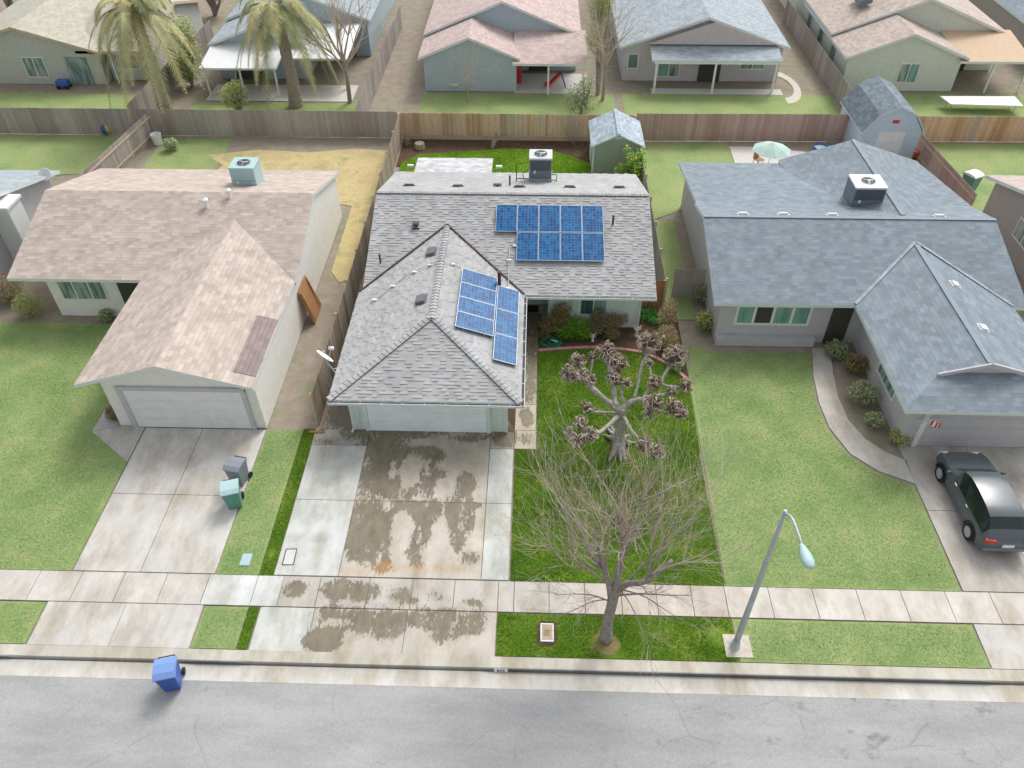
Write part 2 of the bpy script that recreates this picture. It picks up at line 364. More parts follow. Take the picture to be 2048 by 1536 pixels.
M['solar'] = mat_solar()

# ------------------------------------------------------------------ ground, street, paving
def sheet(name, polys, z, mat, kind='structure', top=0.0):
    mb = MB()
    for p in polys:
        if top: mb.extr([(x, y, z-top) for x, y in p], (0, 0, top))
        else: mb.face([(x, y, z) for x, y in p])
    return mb.build(name, mat, kind=kind)
def rect(x0, y0, x1, y1): return [(x0, y0), (x1, y0), (x1, y1), (x0, y1)]
sheet('ground', [rect(-600, 12.42, 600, 1200), rect(-600, -600, 600, 0.6)], -0.03, M['soil_bg'])
sheet('street', [rect(-600, 0.5, 600, 11.45)], -0.13, M['asphalt'])
sheet('far_sidewalk', [rect(-600, -1.6, 600, 0.0)], -0.01, M['white'])

def fgauss(x, y, L):
    b = 0.0
    for cx, cy, rx, ry, wt in L:
        d = ((x-cx)/rx)**2+((y-cy)/ry)**2
        if d < 2.6:
            k = 1.0 if d < .45 else max(0.0, 1-(d-.45)/1.6)
            b = b+wt*k if wt < 0 else max(b, wt*k)
    return b
def zp(cx, cy, rx, ry, wt=.62, sc_=2.845, ox=450, oy=820):      # blot seen in the photograph -> blot on the slab
    a = at(cx/sc_+ox, cy/sc_+oy); b = at((cx+rx)/sc_+ox, cy/sc_+oy); d = at(cx/sc_+ox, (cy+ry)/sc_+oy)
    return (a.x, a.y, abs(b.x-a.x), abs(d.y-a.y), wt)
DARK = [zp(*a) for a in [(900,160,110,70),(1060,125,200,26,.55),(900,290,100,70,.8),(870,400,90,80,.7),(960,440,120,60,.75),(1060,250,110,30,.7),(1180,260,60,40),
 (1150,380,50,90,.6),(1365,430,50,60,.6),(830,470,60,40,.55),(1400,150,120,30,.5),(1240,370,20,20,.5),
 (830,620,110,110,.72),(790,720,90,90,.72),(890,740,70,120,.7),(1000,560,260,38,.62),(1150,590,140,60,.72),(1120,720,60,110,.68),(1100,830,60,50,.6),(760,820,60,50,.6),
 (1285,610,50,110,.68),(1330,740,28,60,.58),(1385,600,35,90,.58),(1410,545,50,25,.55),(1395,845,45,30,.52),(900,850,60,60,.55),
 (385,1020,60,42,.58),(660,1020,110,50,.6),(760,1040,90,45,.62),(850,1035,30,40,.5),(1205,1062,32,28,.52),(1075,1085,22,20,.5),(1410,1100,50,20,.5),(990,1050,50,45,.46),
 (680,1165,150,45,.6),(620,1215,110,45,.52),(557,1310,88,62,.85),(840,1190,190,60,.66),(900,1260,120,40,.5),(1230,1190,190,55,.62),(1300,1240,120,50,.55),(1130,1150,80,25,.5),(1440,1200,45,60,.52),(1240,1300,60,18,.45),
 (680,50,60,50,.72),(720,125,60,40,.6),(560,70,30,60,.42),(1590,160,60,46,.85),(560,180,60,12,.4)]]
DARK += [zp(*a, sc_=3.84, ox=1020, oy=560) for a in [(160,480,50,90,.6),(160,660,50,80,.62),(150,850,40,90,.6),(125,1060,45,60,.52),(125,1225,40,40,.5),(165,400,60,60,.6),(165,300,60,60,.7)]]
DARK = [(x, y, rx*1.12, ry*1.12, wt*1.06) for x, y, rx, ry, wt in DARK]
DARK += [zp(*a, sc_=3.2, ox=620, oy=420) for a in [(190,1300,80,60,.72),(230,1380,70,40,.5)]]
PALE = [zp(*a) for a in [(1055,340,48,95,-.8),(960,330,14,60,-.6),(1110,300,16,50,-.5),(1150,330,12,70,-.5),(820,300,30,40,-.5),(1010,460,30,50,-.4),(1000,690,48,120,-.9),(930,545,20,26,-.6),(1150,545,16,20,-.6),
 (1215,720,50,100,-.85),(1180,820,70,60,-.7),(765,620,16,40,-.5),(880,820,16,60,-.6),(1060,660,14,60,-.45),(1110,700,10,60,-.4),(1240,610,12,50,-.5),(1010,880,36,42,-.9),(735,880,20,40,-.4),(1290,130,170,30,-.2),(620,1210,90,20,-.4),(780,1140,150,10,-.4),
 (1050,1145,40,14,-.4),(1120,1190,30,30,-.25)]]
PALE = [(x, y, rx, ry, wt*.85) for x, y, rx, ry, wt in PALE]
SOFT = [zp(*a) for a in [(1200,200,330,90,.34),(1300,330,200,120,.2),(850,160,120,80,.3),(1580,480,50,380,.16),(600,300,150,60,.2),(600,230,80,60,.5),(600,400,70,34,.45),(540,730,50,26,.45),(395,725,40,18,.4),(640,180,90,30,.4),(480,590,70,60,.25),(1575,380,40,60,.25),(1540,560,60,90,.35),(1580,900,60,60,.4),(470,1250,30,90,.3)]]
RUST = [zp(*a) for a in [(905,893,42,26,1.0),(880,925,30,12,.8),(940,900,80,30,.45),(1100,900,260,20,.35),(760,915,100,18,.35)]]
class Slabs:
    """paving slabs as real pieces with open joints; base tone and stains live in mesh attributes"""
    def __init__(s): s.v = []; s.f = []; s.base = []; s.st = []; s.ru = []
    def slab(s, x0, y0, x1, y1, tone, z=.02, step=.13, stains=True, q=None, gap=.012, drop=0.0, clean=False):
        # q: four corners (near-left, near-right, far-right, far-left) for slanted slabs
        if q is None: q = [(x0+gap, y0+gap), (x1-gap, y0+gap), (x1-gap, y1-gap), (x0+gap, y1-gap)]
        w_ = max(abs(q[1][0]-q[0][0]), .1); h_ = max(math.dist(q[0], q[3]), .1)
        nx = max(1, min(60, int(w_/step))); ny = max(1, min(60, int(h_/step))); i0 = len(s.v)
        tw = random.uniform(-.02, .02)
        for j in range(ny+1):
            for i in range(nx+1):
                u = i/nx; v = j/ny
                x = (q[0][0]*(1-u)+q[1][0]*u)*(1-v)+(q[3][0]*(1-u)+q[2][0]*u)*v
                y = (q[0][1]*(1-u)+q[1][1]*u)*(1-v)+(q[3][1]*(1-u)+q[2][1]*u)*v
                s.v.append((x, y, z-drop*(1-v)))
                if stains:
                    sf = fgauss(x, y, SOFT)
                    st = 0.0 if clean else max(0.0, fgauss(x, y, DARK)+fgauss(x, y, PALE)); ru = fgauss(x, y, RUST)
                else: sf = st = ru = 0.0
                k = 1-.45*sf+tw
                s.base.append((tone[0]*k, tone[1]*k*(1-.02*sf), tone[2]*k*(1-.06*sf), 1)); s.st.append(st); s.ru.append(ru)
        for j in range(ny):
            for i in range(nx):
                a = i0+j*(nx+1)+i; s.f.append((a, a+1, a+nx+2, a+nx+1))
        b = len(s.v); ring = [i0, i0+nx, i0+(ny+1)*(nx+1)-1, i0+ny*(nx+1)]
        for k_ in ring:
            x, y, zz = s.v[k_]; s.v.append((x, y, zz-.1)); s.base.append(s.base[k_]); s.st.append(0); s.ru.append(0)
        for k_ in range(4): s.f.append((ring[(k_+1) % 4], ring[k_], b+k_, b+(k_+1) % 4))
    def build(s, name):
        me = bpy.data.meshes.new(name); me.from_pydata(s.v, [], s.f); me.materials.append(M['concrete'])
        a = me.attributes.new('base', 'FLOAT_COLOR', 'POINT'); a.data.foreach_set('color', [c for t in s.base for c in t])
        a = me.attributes.new('stain', 'FLOAT', 'POINT'); a.data.foreach_set('value', s.st)
        a = me.attributes.new('rust', 'FLOAT', 'POINT'); a.data.foreach_set('value', s.ru)
        o = bpy.data.objects.new(name, me); COL.objects.link(o); o['kind'] = 'structure'; return o
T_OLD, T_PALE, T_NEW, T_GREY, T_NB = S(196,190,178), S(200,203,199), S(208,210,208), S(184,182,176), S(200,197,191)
random.seed(5)
d = Slabs()
d.slab(-6.62, 18.6, -1.62, 22.35, T_OLD); d.slab(-6.62, 15.25, -1.62, 18.6, T_OLD)
d.slab(-8.88, 18.6, -6.62, 21.42, T_PALE, clean=True); d.slab(-8.88, 15.25, -6.62, 18.6, T_PALE, clean=True)
d.slab(-1.62, 18.6, -.66, 21.38, T_PALE, clean=True); d.slab(-1.62, 15.25, -.66, 18.6, T_PALE, clean=True)
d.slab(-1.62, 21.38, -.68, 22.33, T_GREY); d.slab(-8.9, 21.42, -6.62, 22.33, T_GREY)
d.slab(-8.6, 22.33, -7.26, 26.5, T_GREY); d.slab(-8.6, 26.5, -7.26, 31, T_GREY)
ax = [-9.0, -7.15, -4.02, -1.01]
for i in range(3): d.slab(ax[i], 12.42, ax[i+1], 14.0, T_PALE if i == 0 else T_OLD, drop=.03)
d.build('driveway')
d = Slabs()
ys = [21.40, 22.43, 23.96, 25.64, 27.19, 28.55, 30.0, 31.3]
for i in range(7): d.slab(-.64, ys[i], .24, ys[i+1], S(206,196,178) if i < 2 else S(186,178,164), step=.09)
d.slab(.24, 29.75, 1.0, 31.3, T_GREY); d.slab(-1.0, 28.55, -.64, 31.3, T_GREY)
d.build('front_path')
d = Slabs(); xs = [-9.4, -8.48, -7.19, -5.48, -3.97, -2.51, -1.0, -.46, .74, 1.96, 3.2, 4.4, 5.6, 6.75]
for i in range(13): d.slab(xs[i], 14.02, xs[i+1], 15.22, T_NEW if i == 0 else (S(196,188,178) if i > 8 else S(192,188,181)))
x = 6.75
while x < 45: d.slab(x, 14.02, x+1.5, 15.22, S(206,201,193), step=1.5, stains=False); x += 1.5
d.slab(-11.1, 14.02, -9.4, 15.22, T_NEW, step=1, stains=False); x = -11.1
while x > -45: d.slab(x-1.5, 14.02, x, 15.22, S(203,199,192), step=1.5, stains=False); x -= 1.5
d.build('sidewalk')
# kerb with rolled-down stretches at the driveways, gutter pan, and the neighbours' driveways
def kerb_h(x):
    for a, b in ((-9.3, -1.0), (-16.9, -10.6), (14.4, 20.9)):
        if a < x < b: return min(.14, .03+.11*max(0, (.5-min(x-a, b-x)))/.5) if min(x-a, b-x) < .5 else .03
    return .14
v = []; f = []; X = [-600.0, -300.0, -100.0]+[-60+.25*i for i in range(481)]+[100.0, 300.0, 600.0]
for x in X:
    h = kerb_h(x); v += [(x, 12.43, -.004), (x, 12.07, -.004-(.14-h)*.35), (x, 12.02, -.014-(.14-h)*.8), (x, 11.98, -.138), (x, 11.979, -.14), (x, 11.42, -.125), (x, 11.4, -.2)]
for i in range(len(X)-1):
    for j in range(6): a = 7*i+j; f.append((a, a+7, a+8, a+1))
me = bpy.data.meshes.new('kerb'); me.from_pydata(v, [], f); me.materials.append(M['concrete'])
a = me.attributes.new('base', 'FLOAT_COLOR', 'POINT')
a.data.foreach_set('color', [c for x in X for t in (S(196,192,178), S(198,194,182), S(128,130,130), S(84,86,86), S(190,187,180), S(206,203,196), S(170,168,164)) for c in t])  # kerb face darkened in the vertex colours, its shade and wet painted in
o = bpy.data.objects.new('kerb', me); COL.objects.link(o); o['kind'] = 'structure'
d = Slabs(); GP = [(x, x+2.0) for x in range(-60, 60, 2)]
lx = [-16.3, -13.6, -10.95]
for i in range(2):
    d.slab(0,0,0,0, T_NB, stains=False, q=[(lx[i]+.01, 12.44), (lx[i+1]-.01, 12.44), (lx[i+1]-.01, 14.0), (lx[i]+.01, 14.0)], drop=.03)
    for y0, y1 in ((15.24, 18.7), (18.7, 22.2)): d.slab(lx[i]+.3*(i == 0), y0, lx[i+1], y1, T_NB, step=1, stains=False)
d.slab(0,0,0,0, S(190,188,184), stains=False, step=1, q=[(-18.15, 21.9), (-16.05, 20.3), (-16.05, 22.2), (-17.05, 22.28)])
d.slab(0,0,0,0, S(186,184,182), step=1, stains=False, q=[(-18.15,21.93),(-17.12,22.3),(-17.12,27.0),(-18.15,27.0)])
for x0, x1 in ((14.75, 17.6), (17.6, 20.6)):
    d.slab(x0, 12.44, x1, 14.0, T_NB, stains=False, step=1, drop=.03)
    for y0, y1 in ((15.24, 18.7), (18.7, 22.0)): d.slab(x0+(.15 if x0 < 15 else 0), y0, x1, y1, S(188,184,176), step=1, stains=False)
d.build('neighbour_driveways')
# curved path of the right-hand neighbour
d = Slabs(); L_ = [(12.95, 28.0), (12.55, 26.2), (12.35, 24.4), (12.4, 22.9), (12.85, 21.5), (13.7, 20.6), (14.9, 20.0)]; R_ = [(13.75, 28.0), (13.45, 26.3), (13.25, 24.7), (13.3, 23.4), (13.7, 22.3), (14.3, 21.6), (14.95, 21.2)]
for i in range(6): d.slab(0,0,0,0, S(198,194,186), step=1, stains=False, q=[L_[i+1], R_[i+1], R_[i], L_[i]])
d.build('curved_path')

# lawns (turf sheets), and the blades that stand on our lot
LOT = [rect(-.6, 15.24, 6.8, 21.36), rect(.28, 21.36, 6.85, 27.3), rect(-.98, 12.45, 6.78, 13.98), rect(-9.4, 12.45, -9.04, 13.98), rect(-9.4, 15.24, -8.9, 22.3)]
LOT[1] = [(.28, 21.36), (6.85, 21.36), (6.95, 25.8), (6.1, 26.7), (5.0, 27.5), (3.2, 27.75), (1.6, 27.68), (.28, 27.42)]
sheet('lawn', LOT, .004, M['lawn'])
BACK = [(-8.6, 39.8), (6.0, 39.8), (6.1, 45.2), (4.2, 45.0), (2.6, 46.4), (1.2, 47.4), (-1.8, 47.6), (-4.8, 47.1), (-7.4, 46.7), (-8.4, 45.6)]
sheet('back_lawn', [BACK], .004, mat_lawn('back turf', S(90,128,30), S(118,156,40), S(144,176,58), S(130,132,76), .4))
sheet('planting_bed', [[(.3, 27.5), (1.6, 27.8), (3.2, 27.9), (5.0, 27.66), (6.1, 26.9), (7.0, 25.9), (7.0, 30.7), (5.0, 30.7), (5.0, 29.35), (.3, 29.35)], rect(-1.0, 22.35, -.66, 28.5)], .0, M['soil_dark'])
sheet('back_bed', [rect(-8.7, 45.0, 6.2, 49.0)], -.012, M['soil_dark'])
sheet('neighbour_lawn', [rect(-40, 15.24, -16.05, 29.0), rect(-10.92, 15.24, -9.42, 22.2), rect(-40, 12.45, -16.35, 13.98), rect(-10.9, 12.45, -9.42, 13.98),
   [(6.85, 15.24), (14.85, 15.24), (14.85, 19.9), (13.65, 20.5), (12.75, 21.4), (12.3, 22.8), (12.25, 24.4), (12.45, 26.2), (12.85, 27.6), (8.4, 27.6), (7.4, 28.2), (6.97, 25.8)],
   rect(6.82, 12.45, 14.7, 13.98), rect(20.65, 15.24, 45, 26), rect(20.65, 12.45, 45, 13.98)], .003, M['lawn_pale'])
sheet('far_lawns', [[(-45, 41), (-26.2, 44), (-25.2, 48.9), (-45, 48.9)], [(6.6, 39), (9.5, 40.8), (12.4, 42.0), (12.6, 48.8), (6.6, 48.8)], rect(-8.2, 49.4, 5.6, 56.3), rect(6.2, 49.3, 21.2, 56.4), [(-45, 50), (-28, 50), (-27, 55.6), (-45, 55.6)],
   rect(-24.5, 49.5, -12.2, 54.4), rect(21.8, 51.4, 45, 56.8), [(24.5, 39), (45, 39), (45, 48.9), (24.2, 48.9)], rect(-24.6, 43, -20.0, 48.6), rect(6.6, 30, 7.9, 39)], -.002, M['lawn_back'])
sheet('dry_grass', [[(-21.0, 46.3), (-18, 47.1), (-14.5, 46.8), (-11.5, 47.4), (-9.1, 47.1), (-9.1, 33.2), (-9.9, 32.6), (-10.5, 33.6), (-10.6, 40.2), (-14.0, 41.0), (-19.5, 41.5), (-20.1, 43.5), (-19.6, 44.9)]], .003, M['lawn_dry'])
sheet('far_patio', [[(12.5, 42.0), (19.3, 41.6), (19.3, 47.2), (14.0, 48.2), (12.6, 48.2)], rect(8.4, 56.4, 17.9, 57.4), rect(-23.8, 54.6, -13.2, 57.5), rect(-1.6, 56.3, 3.8, 60)], .008, mat_plain('patio slab', S(206,202,196), .85, .06))
v = [(17.9+math.cos(a)*r_, 57.9+math.sin(a)*r_*1.25*1.6, .01) for r_ in (1.0, 1.5) for a in [(-90+12*i)*math.pi/180 for i in range(16)]]
mb = MB(); mb.mesh(v, [(i, i+1, 17+i, 16+i) for i in range(15)]); mb.build('far_curved_path', mat_plain('curved path slab', S(204,196,184), .85, .06), kind='structure')

def inpoly(x, y, P):
    c = False; n = len(P)
    for i in range(n):
        x1, y1 = P[i]; x2, y2 = P[i-1]
        if (y1 > y) != (y2 > y) and x < (x2-x1)*(y-y1)/(y2-y1)+x1: c = not c
    return c
BARE = [(2.58,12.95,.42),(3.56,21.4,.45),(6.3,13.3,.35),(2.9,12.6,.3),(-9.2,16.2,.15)]
sheet('bare_patch', [[(x+r*1.1*math.cos(a*.6)*(1+.15*math.sin(a*3.1+x)), y+r*1.0*math.sin(a*.6)*(1+.2*math.sin(a*2.3))) for a in range(10)] for i, (x, y, r) in enumerate(BARE[:2])], .008, mat_soil('thin worn soil', S(118,112,72), S(140,124,90), S(96,118,48)))
def blades(name, polys, dens, h, w_, seed, mat, label):
    rng = random.Random(seed); vs = []; fs = []; rn = []
    for P in polys:
        xa, xb = min(p[0] for p in P), max(p[0] for p in P); ya, yb = min(p[1] for p in P), max(p[1] for p in P)
        for _ in range(int((xb-xa)*(yb-ya)*dens)):
            x, y = rng.uniform(xa, xb), rng.uniform(ya, yb)
            if not inpoly(x, y, P): continue
            if any((x-bx_)**2+(y-by_)**2 < br_*br_*rng.uniform(.5, 1.6) for bx_, by_, br_ in BARE): continue
            pt = .5+.3*math.sin(x*1.7+y*.6+math.sin(y*1.3))+.3*math.sin(y*2.3-x*1.1+2)*math.sin(x*.9+1)
            a = rng.uniform(0, 6.28); hh = h*rng.uniform(.5, 1.2); i = len(vs); lx_, ly_ = rng.gauss(0, hh*.6), rng.gauss(0, hh*.6)
            vs += [(x-w_*math.cos(a), y-w_*math.sin(a), 0), (x+w_*math.cos(a), y+w_*math.sin(a), 0), (x+lx_, y+ly_, hh)]
            fs.append((i, i+1, i+2)); rn.append(min(1, max(0, rng.gauss(.2+.5*pt, .2))))
    me = bpy.data.meshes.new(name); me.from_pydata(vs, [], fs); me.materials.append(mat)
    at_ = me.attributes.new('rnd', 'FLOAT', 'FACE'); at_.data.foreach_set('value', rn)
    o = bpy.data.objects.new(name, me); COL.objects.link(o); o['kind'] = 'stuff'; tag(o, label, 'grass')
blades('grass', LOT, 1500, .045, .012, 1, M['blade'], 'short deep green turf blades on the front lawn and verge')
blades('back_grass', [BACK], 1100, .05, .014, 2, mat_rnd('back yard blades', [(0, S(92,128,26)), (.5, S(130,172,40)), (1, S(178,194,84))], .8, 1.2, .25), 'brighter uneven grass of the back yard in front of the tan fence')

NBL = [rect(-30, 15.3, -16.3, 28.8), rect(-10.8, 15.3, -9.5, 22.1), rect(-30, 12.5, -16.5, 13.9), rect(-10.8, 12.5, -9.5, 13.9), [(6.9,15.3),(14.7,15.3),(14.7,19.8),(13.6,20.4),(12.7,21.3),(12.2,22.8),(12.2,24.4),(12.4,26.2),(12.8,27.5),(8.4,27.5),(7.1,25.8)], rect(6.95, 12.5, 14.5, 13.9)]
blades('neighbour_grass', NBL, 650, .032, .010, 5, mat_rnd('pale turf blades', [(0, S(116,142,80)), (.5, S(146,166,104)), (1, S(178,184,132))], .8, .5, .2), 'pale green mown grass of the neighbouring front lawns on both sides')

# ------------------------------------------------------------------ real shingle courses
def frame_of(P):
    n = (P[1]-P[0]).cross(P[2]-P[0]).normalized()
    if n.z < 0: n = -n
    t = Vector((0,0,1)).cross(n).normalized(); b = n.cross(t); return n, t, b
def courses(mb, pts, rng, rh=.15, tw=.32):
    P = [Vector(p) for p in pts]; n, t, b = frame_of(P); O = P[0]
    Q = [((p-O).dot(t), (p-O).dot(b)) for p in P]
    v0, v1 = min(q[1] for q in Q), max(q[1] for q in Q)
    def span(v):
        xs_ = []
        for i in range(len(Q)):
            (x1, y1), (x2, y2) = Q[i], Q[(i+1) % len(Q)]
            if abs(y1-y2) < 1e-6:
                if abs(v-y1) < 1e-5: xs_ += [x1, x2]
            elif min(y1, y2)-1e-6 <= v <= max(y1, y2)+1e-6: xs_.append(x1+(x2-x1)*(v-y1)/(y2-y1))
        return (min(xs_), max(xs_)) if xs_ else (0, 0)
    k = max(1, round((v1-v0)/rh)); rh = (v1-v0)/k
    for c in range(k):
        va = v0+c*rh; vb = va+rh; la, ra = span(va+1e-4); lb, rb_ = span(vb-1e-4)
        u = min(la, lb)-rng.uniform(0, tw); thick = rng.random() < .5
        while u < max(ra, rb_):
            u2 = u+tw*rng.uniform(.55, 1.25); thick = not thick if rng.random() < .8 else thick
            a0, a1 = max(u, la), min(u2, ra); b0, b1 = max(u, lb), min(u2, rb_)
            if a0 < a1 or b0 < b1:
                a1 = max(a1, a0) if a1 > la else la; a0 = min(a0, a1); b0 = min(b0, rb_); b1 = max(min(b1, rb_), lb); b0 = max(min(b0, b1), lb)
                h = .025 if thick else .007; r = rng.random()
                W = lambda uu, vv, hh: O+t*uu+b*vv+n*hh
                mb.face([W(a0, va, h), W(a1, va, h), W(b1, vb, .006), W(b0, vb, .006)], 0, r)
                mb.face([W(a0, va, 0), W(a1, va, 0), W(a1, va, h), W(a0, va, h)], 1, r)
            u = u2
def caps(mb, p, q, nl, nr, rng, w_=.15, L=.21):
    """overlapping ridge or hip cap pieces from p (low) to q (high)"""
    p = Vector(p); q = Vector(q); d = (q-p); T = d.length; d.normalize(); k = max(1, int(T/L)); L = T/k
    s1 = Vector(nl).cross(d).normalized(); s2 = Vector(nr).cross(d).normalized()
    if s1.z > 0: s1 = -s1
    if s2.z > 0: s2 = -s2
    up = (Vector(nl)+Vector(nr)).normalized()
    for i in range(k):
        a = p+d*(i*L); b = a+d*(L*1.04); r = rng.random(); ha, hb = up*.075, up*.05
        e = [a+ha, a+s1*w_+ha, a+s2*w_+ha, b+hb, b+s1*w_+hb, b+s2*w_+hb]
        mb.face([e[0], e[3], e[4], e[1]], 0, r); mb.face([e[0], e[2], e[5], e[3]], 0, r)
        g = up*.06
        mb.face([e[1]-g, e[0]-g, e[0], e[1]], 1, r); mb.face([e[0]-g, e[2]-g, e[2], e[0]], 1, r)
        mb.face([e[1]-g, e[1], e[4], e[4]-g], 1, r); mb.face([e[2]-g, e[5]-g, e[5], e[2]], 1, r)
def roof_shell(mb, faces, th=.13, mt=0, mf=1):
    """faces: list of polygons; top skin, underside and fascia along outer edges"""
    faces = [[Vector(p) for p in f_] for f_ in faces]; cnt = {}; key = lambda p: (round(p[0], 3), round(p[1], 3), round(p[2], 3))
    for f_ in faces:
        for i in range(len(f_)):
            a, b = key(f_[i]), key(f_[(i+1) % len(f_)]); cnt[frozenset((a, b))] = cnt.get(frozenset((a, b)), 0)+1
    for f_ in faces:
        P = [Vector(p) for p in f_]
        nz = (P[1]-P[0]).cross(P[2]-P[0]).z
        if nz < 0: P = P[::-1]
        mb.face(P, mt); mb.face([p-Vector((0,0,th)) for p in P][::-1], mf)
        for i in range(len(P)):
            a, b = P[i], P[(i+1) % len(P)]
            if cnt[frozenset((key(a), key(b)))] == 1:
                dn = Vector((0,0,th)); mb.face([a-dn, b-dn, b, a], mf)
def gable(x0, x1, y0, y1, ez, s, axis, hip0=False, z_ridge=None):
    if axis == 'x':
        ym = (y0+y1)/2; rz = ez+(ym-y0)*s
        return [[(x0,y0,ez),(x1,y0,ez),(x1,ym,rz),(x0,ym,rz)], [(x1,y1,ez),(x0,y1,ez),(x0,ym,rz),(x1,ym,rz)]]
    xm = (x0+x1)/2; rz = ez+(xm-x0)*s
    yr = y0+(xm-x0) if hip0 else y0
    F = [[(x0,y0,ez),(xm,yr,rz),(xm,y1,rz),(x0,y1,ez)], [(x1,y0,ez),(x1,y1,ez),(xm,y1,rz),(xm,yr,rz)]]
    if hip0: F.append([(x0,y0,ez),(x1,y0,ez),(xm,yr,rz)])
    return F

# ================================================================== OUR HOUSE
random.seed(11); rng = random.Random(3)
s3 = 1/3
H = thing('house', 'pale green single-storey house with grey shingle roof and solar panels, seen sharp in the middle', 'house', (-1, 30, 0))
EZ = 2.35
Mf = [(-7.72,28.6,EZ),(5.58,28.6,EZ),(5.58,34.3,EZ+5.7*s3),(-7.72,34.3,EZ+5.7*s3)]
Mb = [(5.58,39.85,EZ+.15*s3),(-7.72,39.85,EZ+.15*s3),Mf[3],Mf[2]]
GX0, GX1, GXM = -7.87, -0.37, -4.12; GZ = EZ+3.75*s3
Gl = [(GX0,21.62,EZ),(GXM,25.37,GZ),(GXM,32.35,GZ),(GX0,28.6,EZ)]
Gr = [(GX1,21.62,EZ),(GX1,28.6,EZ),(GXM,32.35,GZ),(GXM,25.37,GZ)]
Gh = [(GX0,21.62,EZ),(GX1,21.62,EZ),(GXM,25.37,GZ)]
up2 = lambda P, k: [(x, y, z+k) for x, y, z in P]
mb = MB(); roof_shell(mb, [Mf, Mb], .14); roof_shell(mb, [up2(Gl, .01), up2(Gr, .01), up2(Gh, .01)], .14)
# small patio roof at the back
roof_shell(mb, [[(-6.72,39.4,2.42),(-2.4,39.4,2.42),(-2.4,41.75,2.3),(-6.72,41.75,2.3)]], .1)
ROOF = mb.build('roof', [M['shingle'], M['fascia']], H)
mb = MB()
courses(mb, Mf, rng)
for g_ in (Gl, Gr, Gh): courses(mb, up2(g_, .012), rng)
courses(mb, Mb, rng)
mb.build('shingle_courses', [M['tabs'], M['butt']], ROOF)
nL = Vector((-s3, 0, 1)).normalized(); nR = Vector((s3, 0, 1)).normalized(); nF = Vector((0, -s3, 1)).normalized(); nB = Vector((0, s3, 1)).normalized()
mb = MB()
caps(mb, (GXM,25.2,GZ+.02), (GXM,32.3,GZ+.02), nL, nR, rng)
caps(mb, (GX0+.02,21.64,EZ+.02), (GXM,25.37,GZ+.02), nL, nF, rng); caps(mb, (GX1-.02,21.64,EZ+.02), (GXM,25.37,GZ+.02), nF, nR, rng)
caps(mb, (-7.7,34.3,4.25), (5.56,34.3,4.25), nF, nB, rng, .13)
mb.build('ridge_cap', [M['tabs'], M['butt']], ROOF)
for gx_ in (GX0, GX1): mb = MB(); mb.bar((gx_,28.6,EZ+.06), (GXM,32.38,GZ+.07), .06, .07); mb.build('valley_flashing', M['fascia_brown'], ROOF)
# gutters: open white channels with a dark inside and hanger straps
def gutter(parent, p, q, out, straps=9):
    p = Vector(p); q = Vector(q); o_ = Vector(out); d = (q-p).normalized(); L = (q-p).length; up = Vector((0,0,1)); mid = (p+q)/2
    mb = MB(); w_ = .12
    mb.frame_box(mid+o_*(w_)+up*.0, d*(L/2), o_*.012, up*.055, 0); mb.frame_box(mid+o_*(w_/2)-up*.05, d*(L/2), o_*(w_/2-.012), up*.006, 1)
    mb.frame_box(p+d*.006+o_*(w_/2), d*.006, o_*(w_/2), up*.05, 0); mb.frame_box(q-d*.006+o_*(w_/2), d*.006, o_*(w_/2), up*.05, 0)
    mb.frame_box(mid+o_*(w_/2)+up*.004, d*(L/2-.02), o_*(w_/2-.014), up*.004, 1)
    g_ = mb.build('gutter', [M['fascia'], M['gutter']], parent)
    for i in range(straps):
        mb = MB(); mb.frame_box(p+d*(L*(i+.5)/straps)+o_*(w_/2)+up*.02, d*.014, o_*(w_/2), up*.008); mb.build('hanger_strap', M['fascia'], g_)
gutter(H, (GX0,21.62,EZ-.07), (GX1,21.62,EZ-.07), (0,-1,0))
gutter(H, (GX1,21.5,EZ-.07), (GX1,28.5,EZ-.07), (1,0,0), 8)
gutter(H, (GX1+.1,28.6,EZ-.07), (5.58,28.6,EZ-.07), (0,-1,0), 8)
# walls
zt = EZ-.14
def gable_wall_x(x0, x1, y0, y1, ez, s, ry0, ry1, th=.15):   # closed solid under an x-ridge roof
    f_ = lambda y: ez-th+min(y-ry0, ry1-y)*s
    ym = (ry0+ry1)/2
    return [(x0,y0,0),(x0,y1,0),(x0,y1,f_(y1)),(x0,ym,f_(ym)),(x0,y0,f_(y0))], (x1-x0,0,0)
mb = MB()
P, V_ = gable_wall_x(.74, 4.98, 29.35, 39.2, EZ, s3, 28.6, 40.0); mb.extr(P, V_)
P, V_ = gable_wall_x(-7.25, .738, 31.2, 39.2, EZ, s3, 28.6, 40.0); mb.extr(P, V_)
mb.box(-7.25, 22.33, 0, -1.0, 31.19, EZ+.05)
mb.box(-.996, 31.1, 0, .738, 31.19, 2.2)
mb.build('wall', M['stucco'], H)
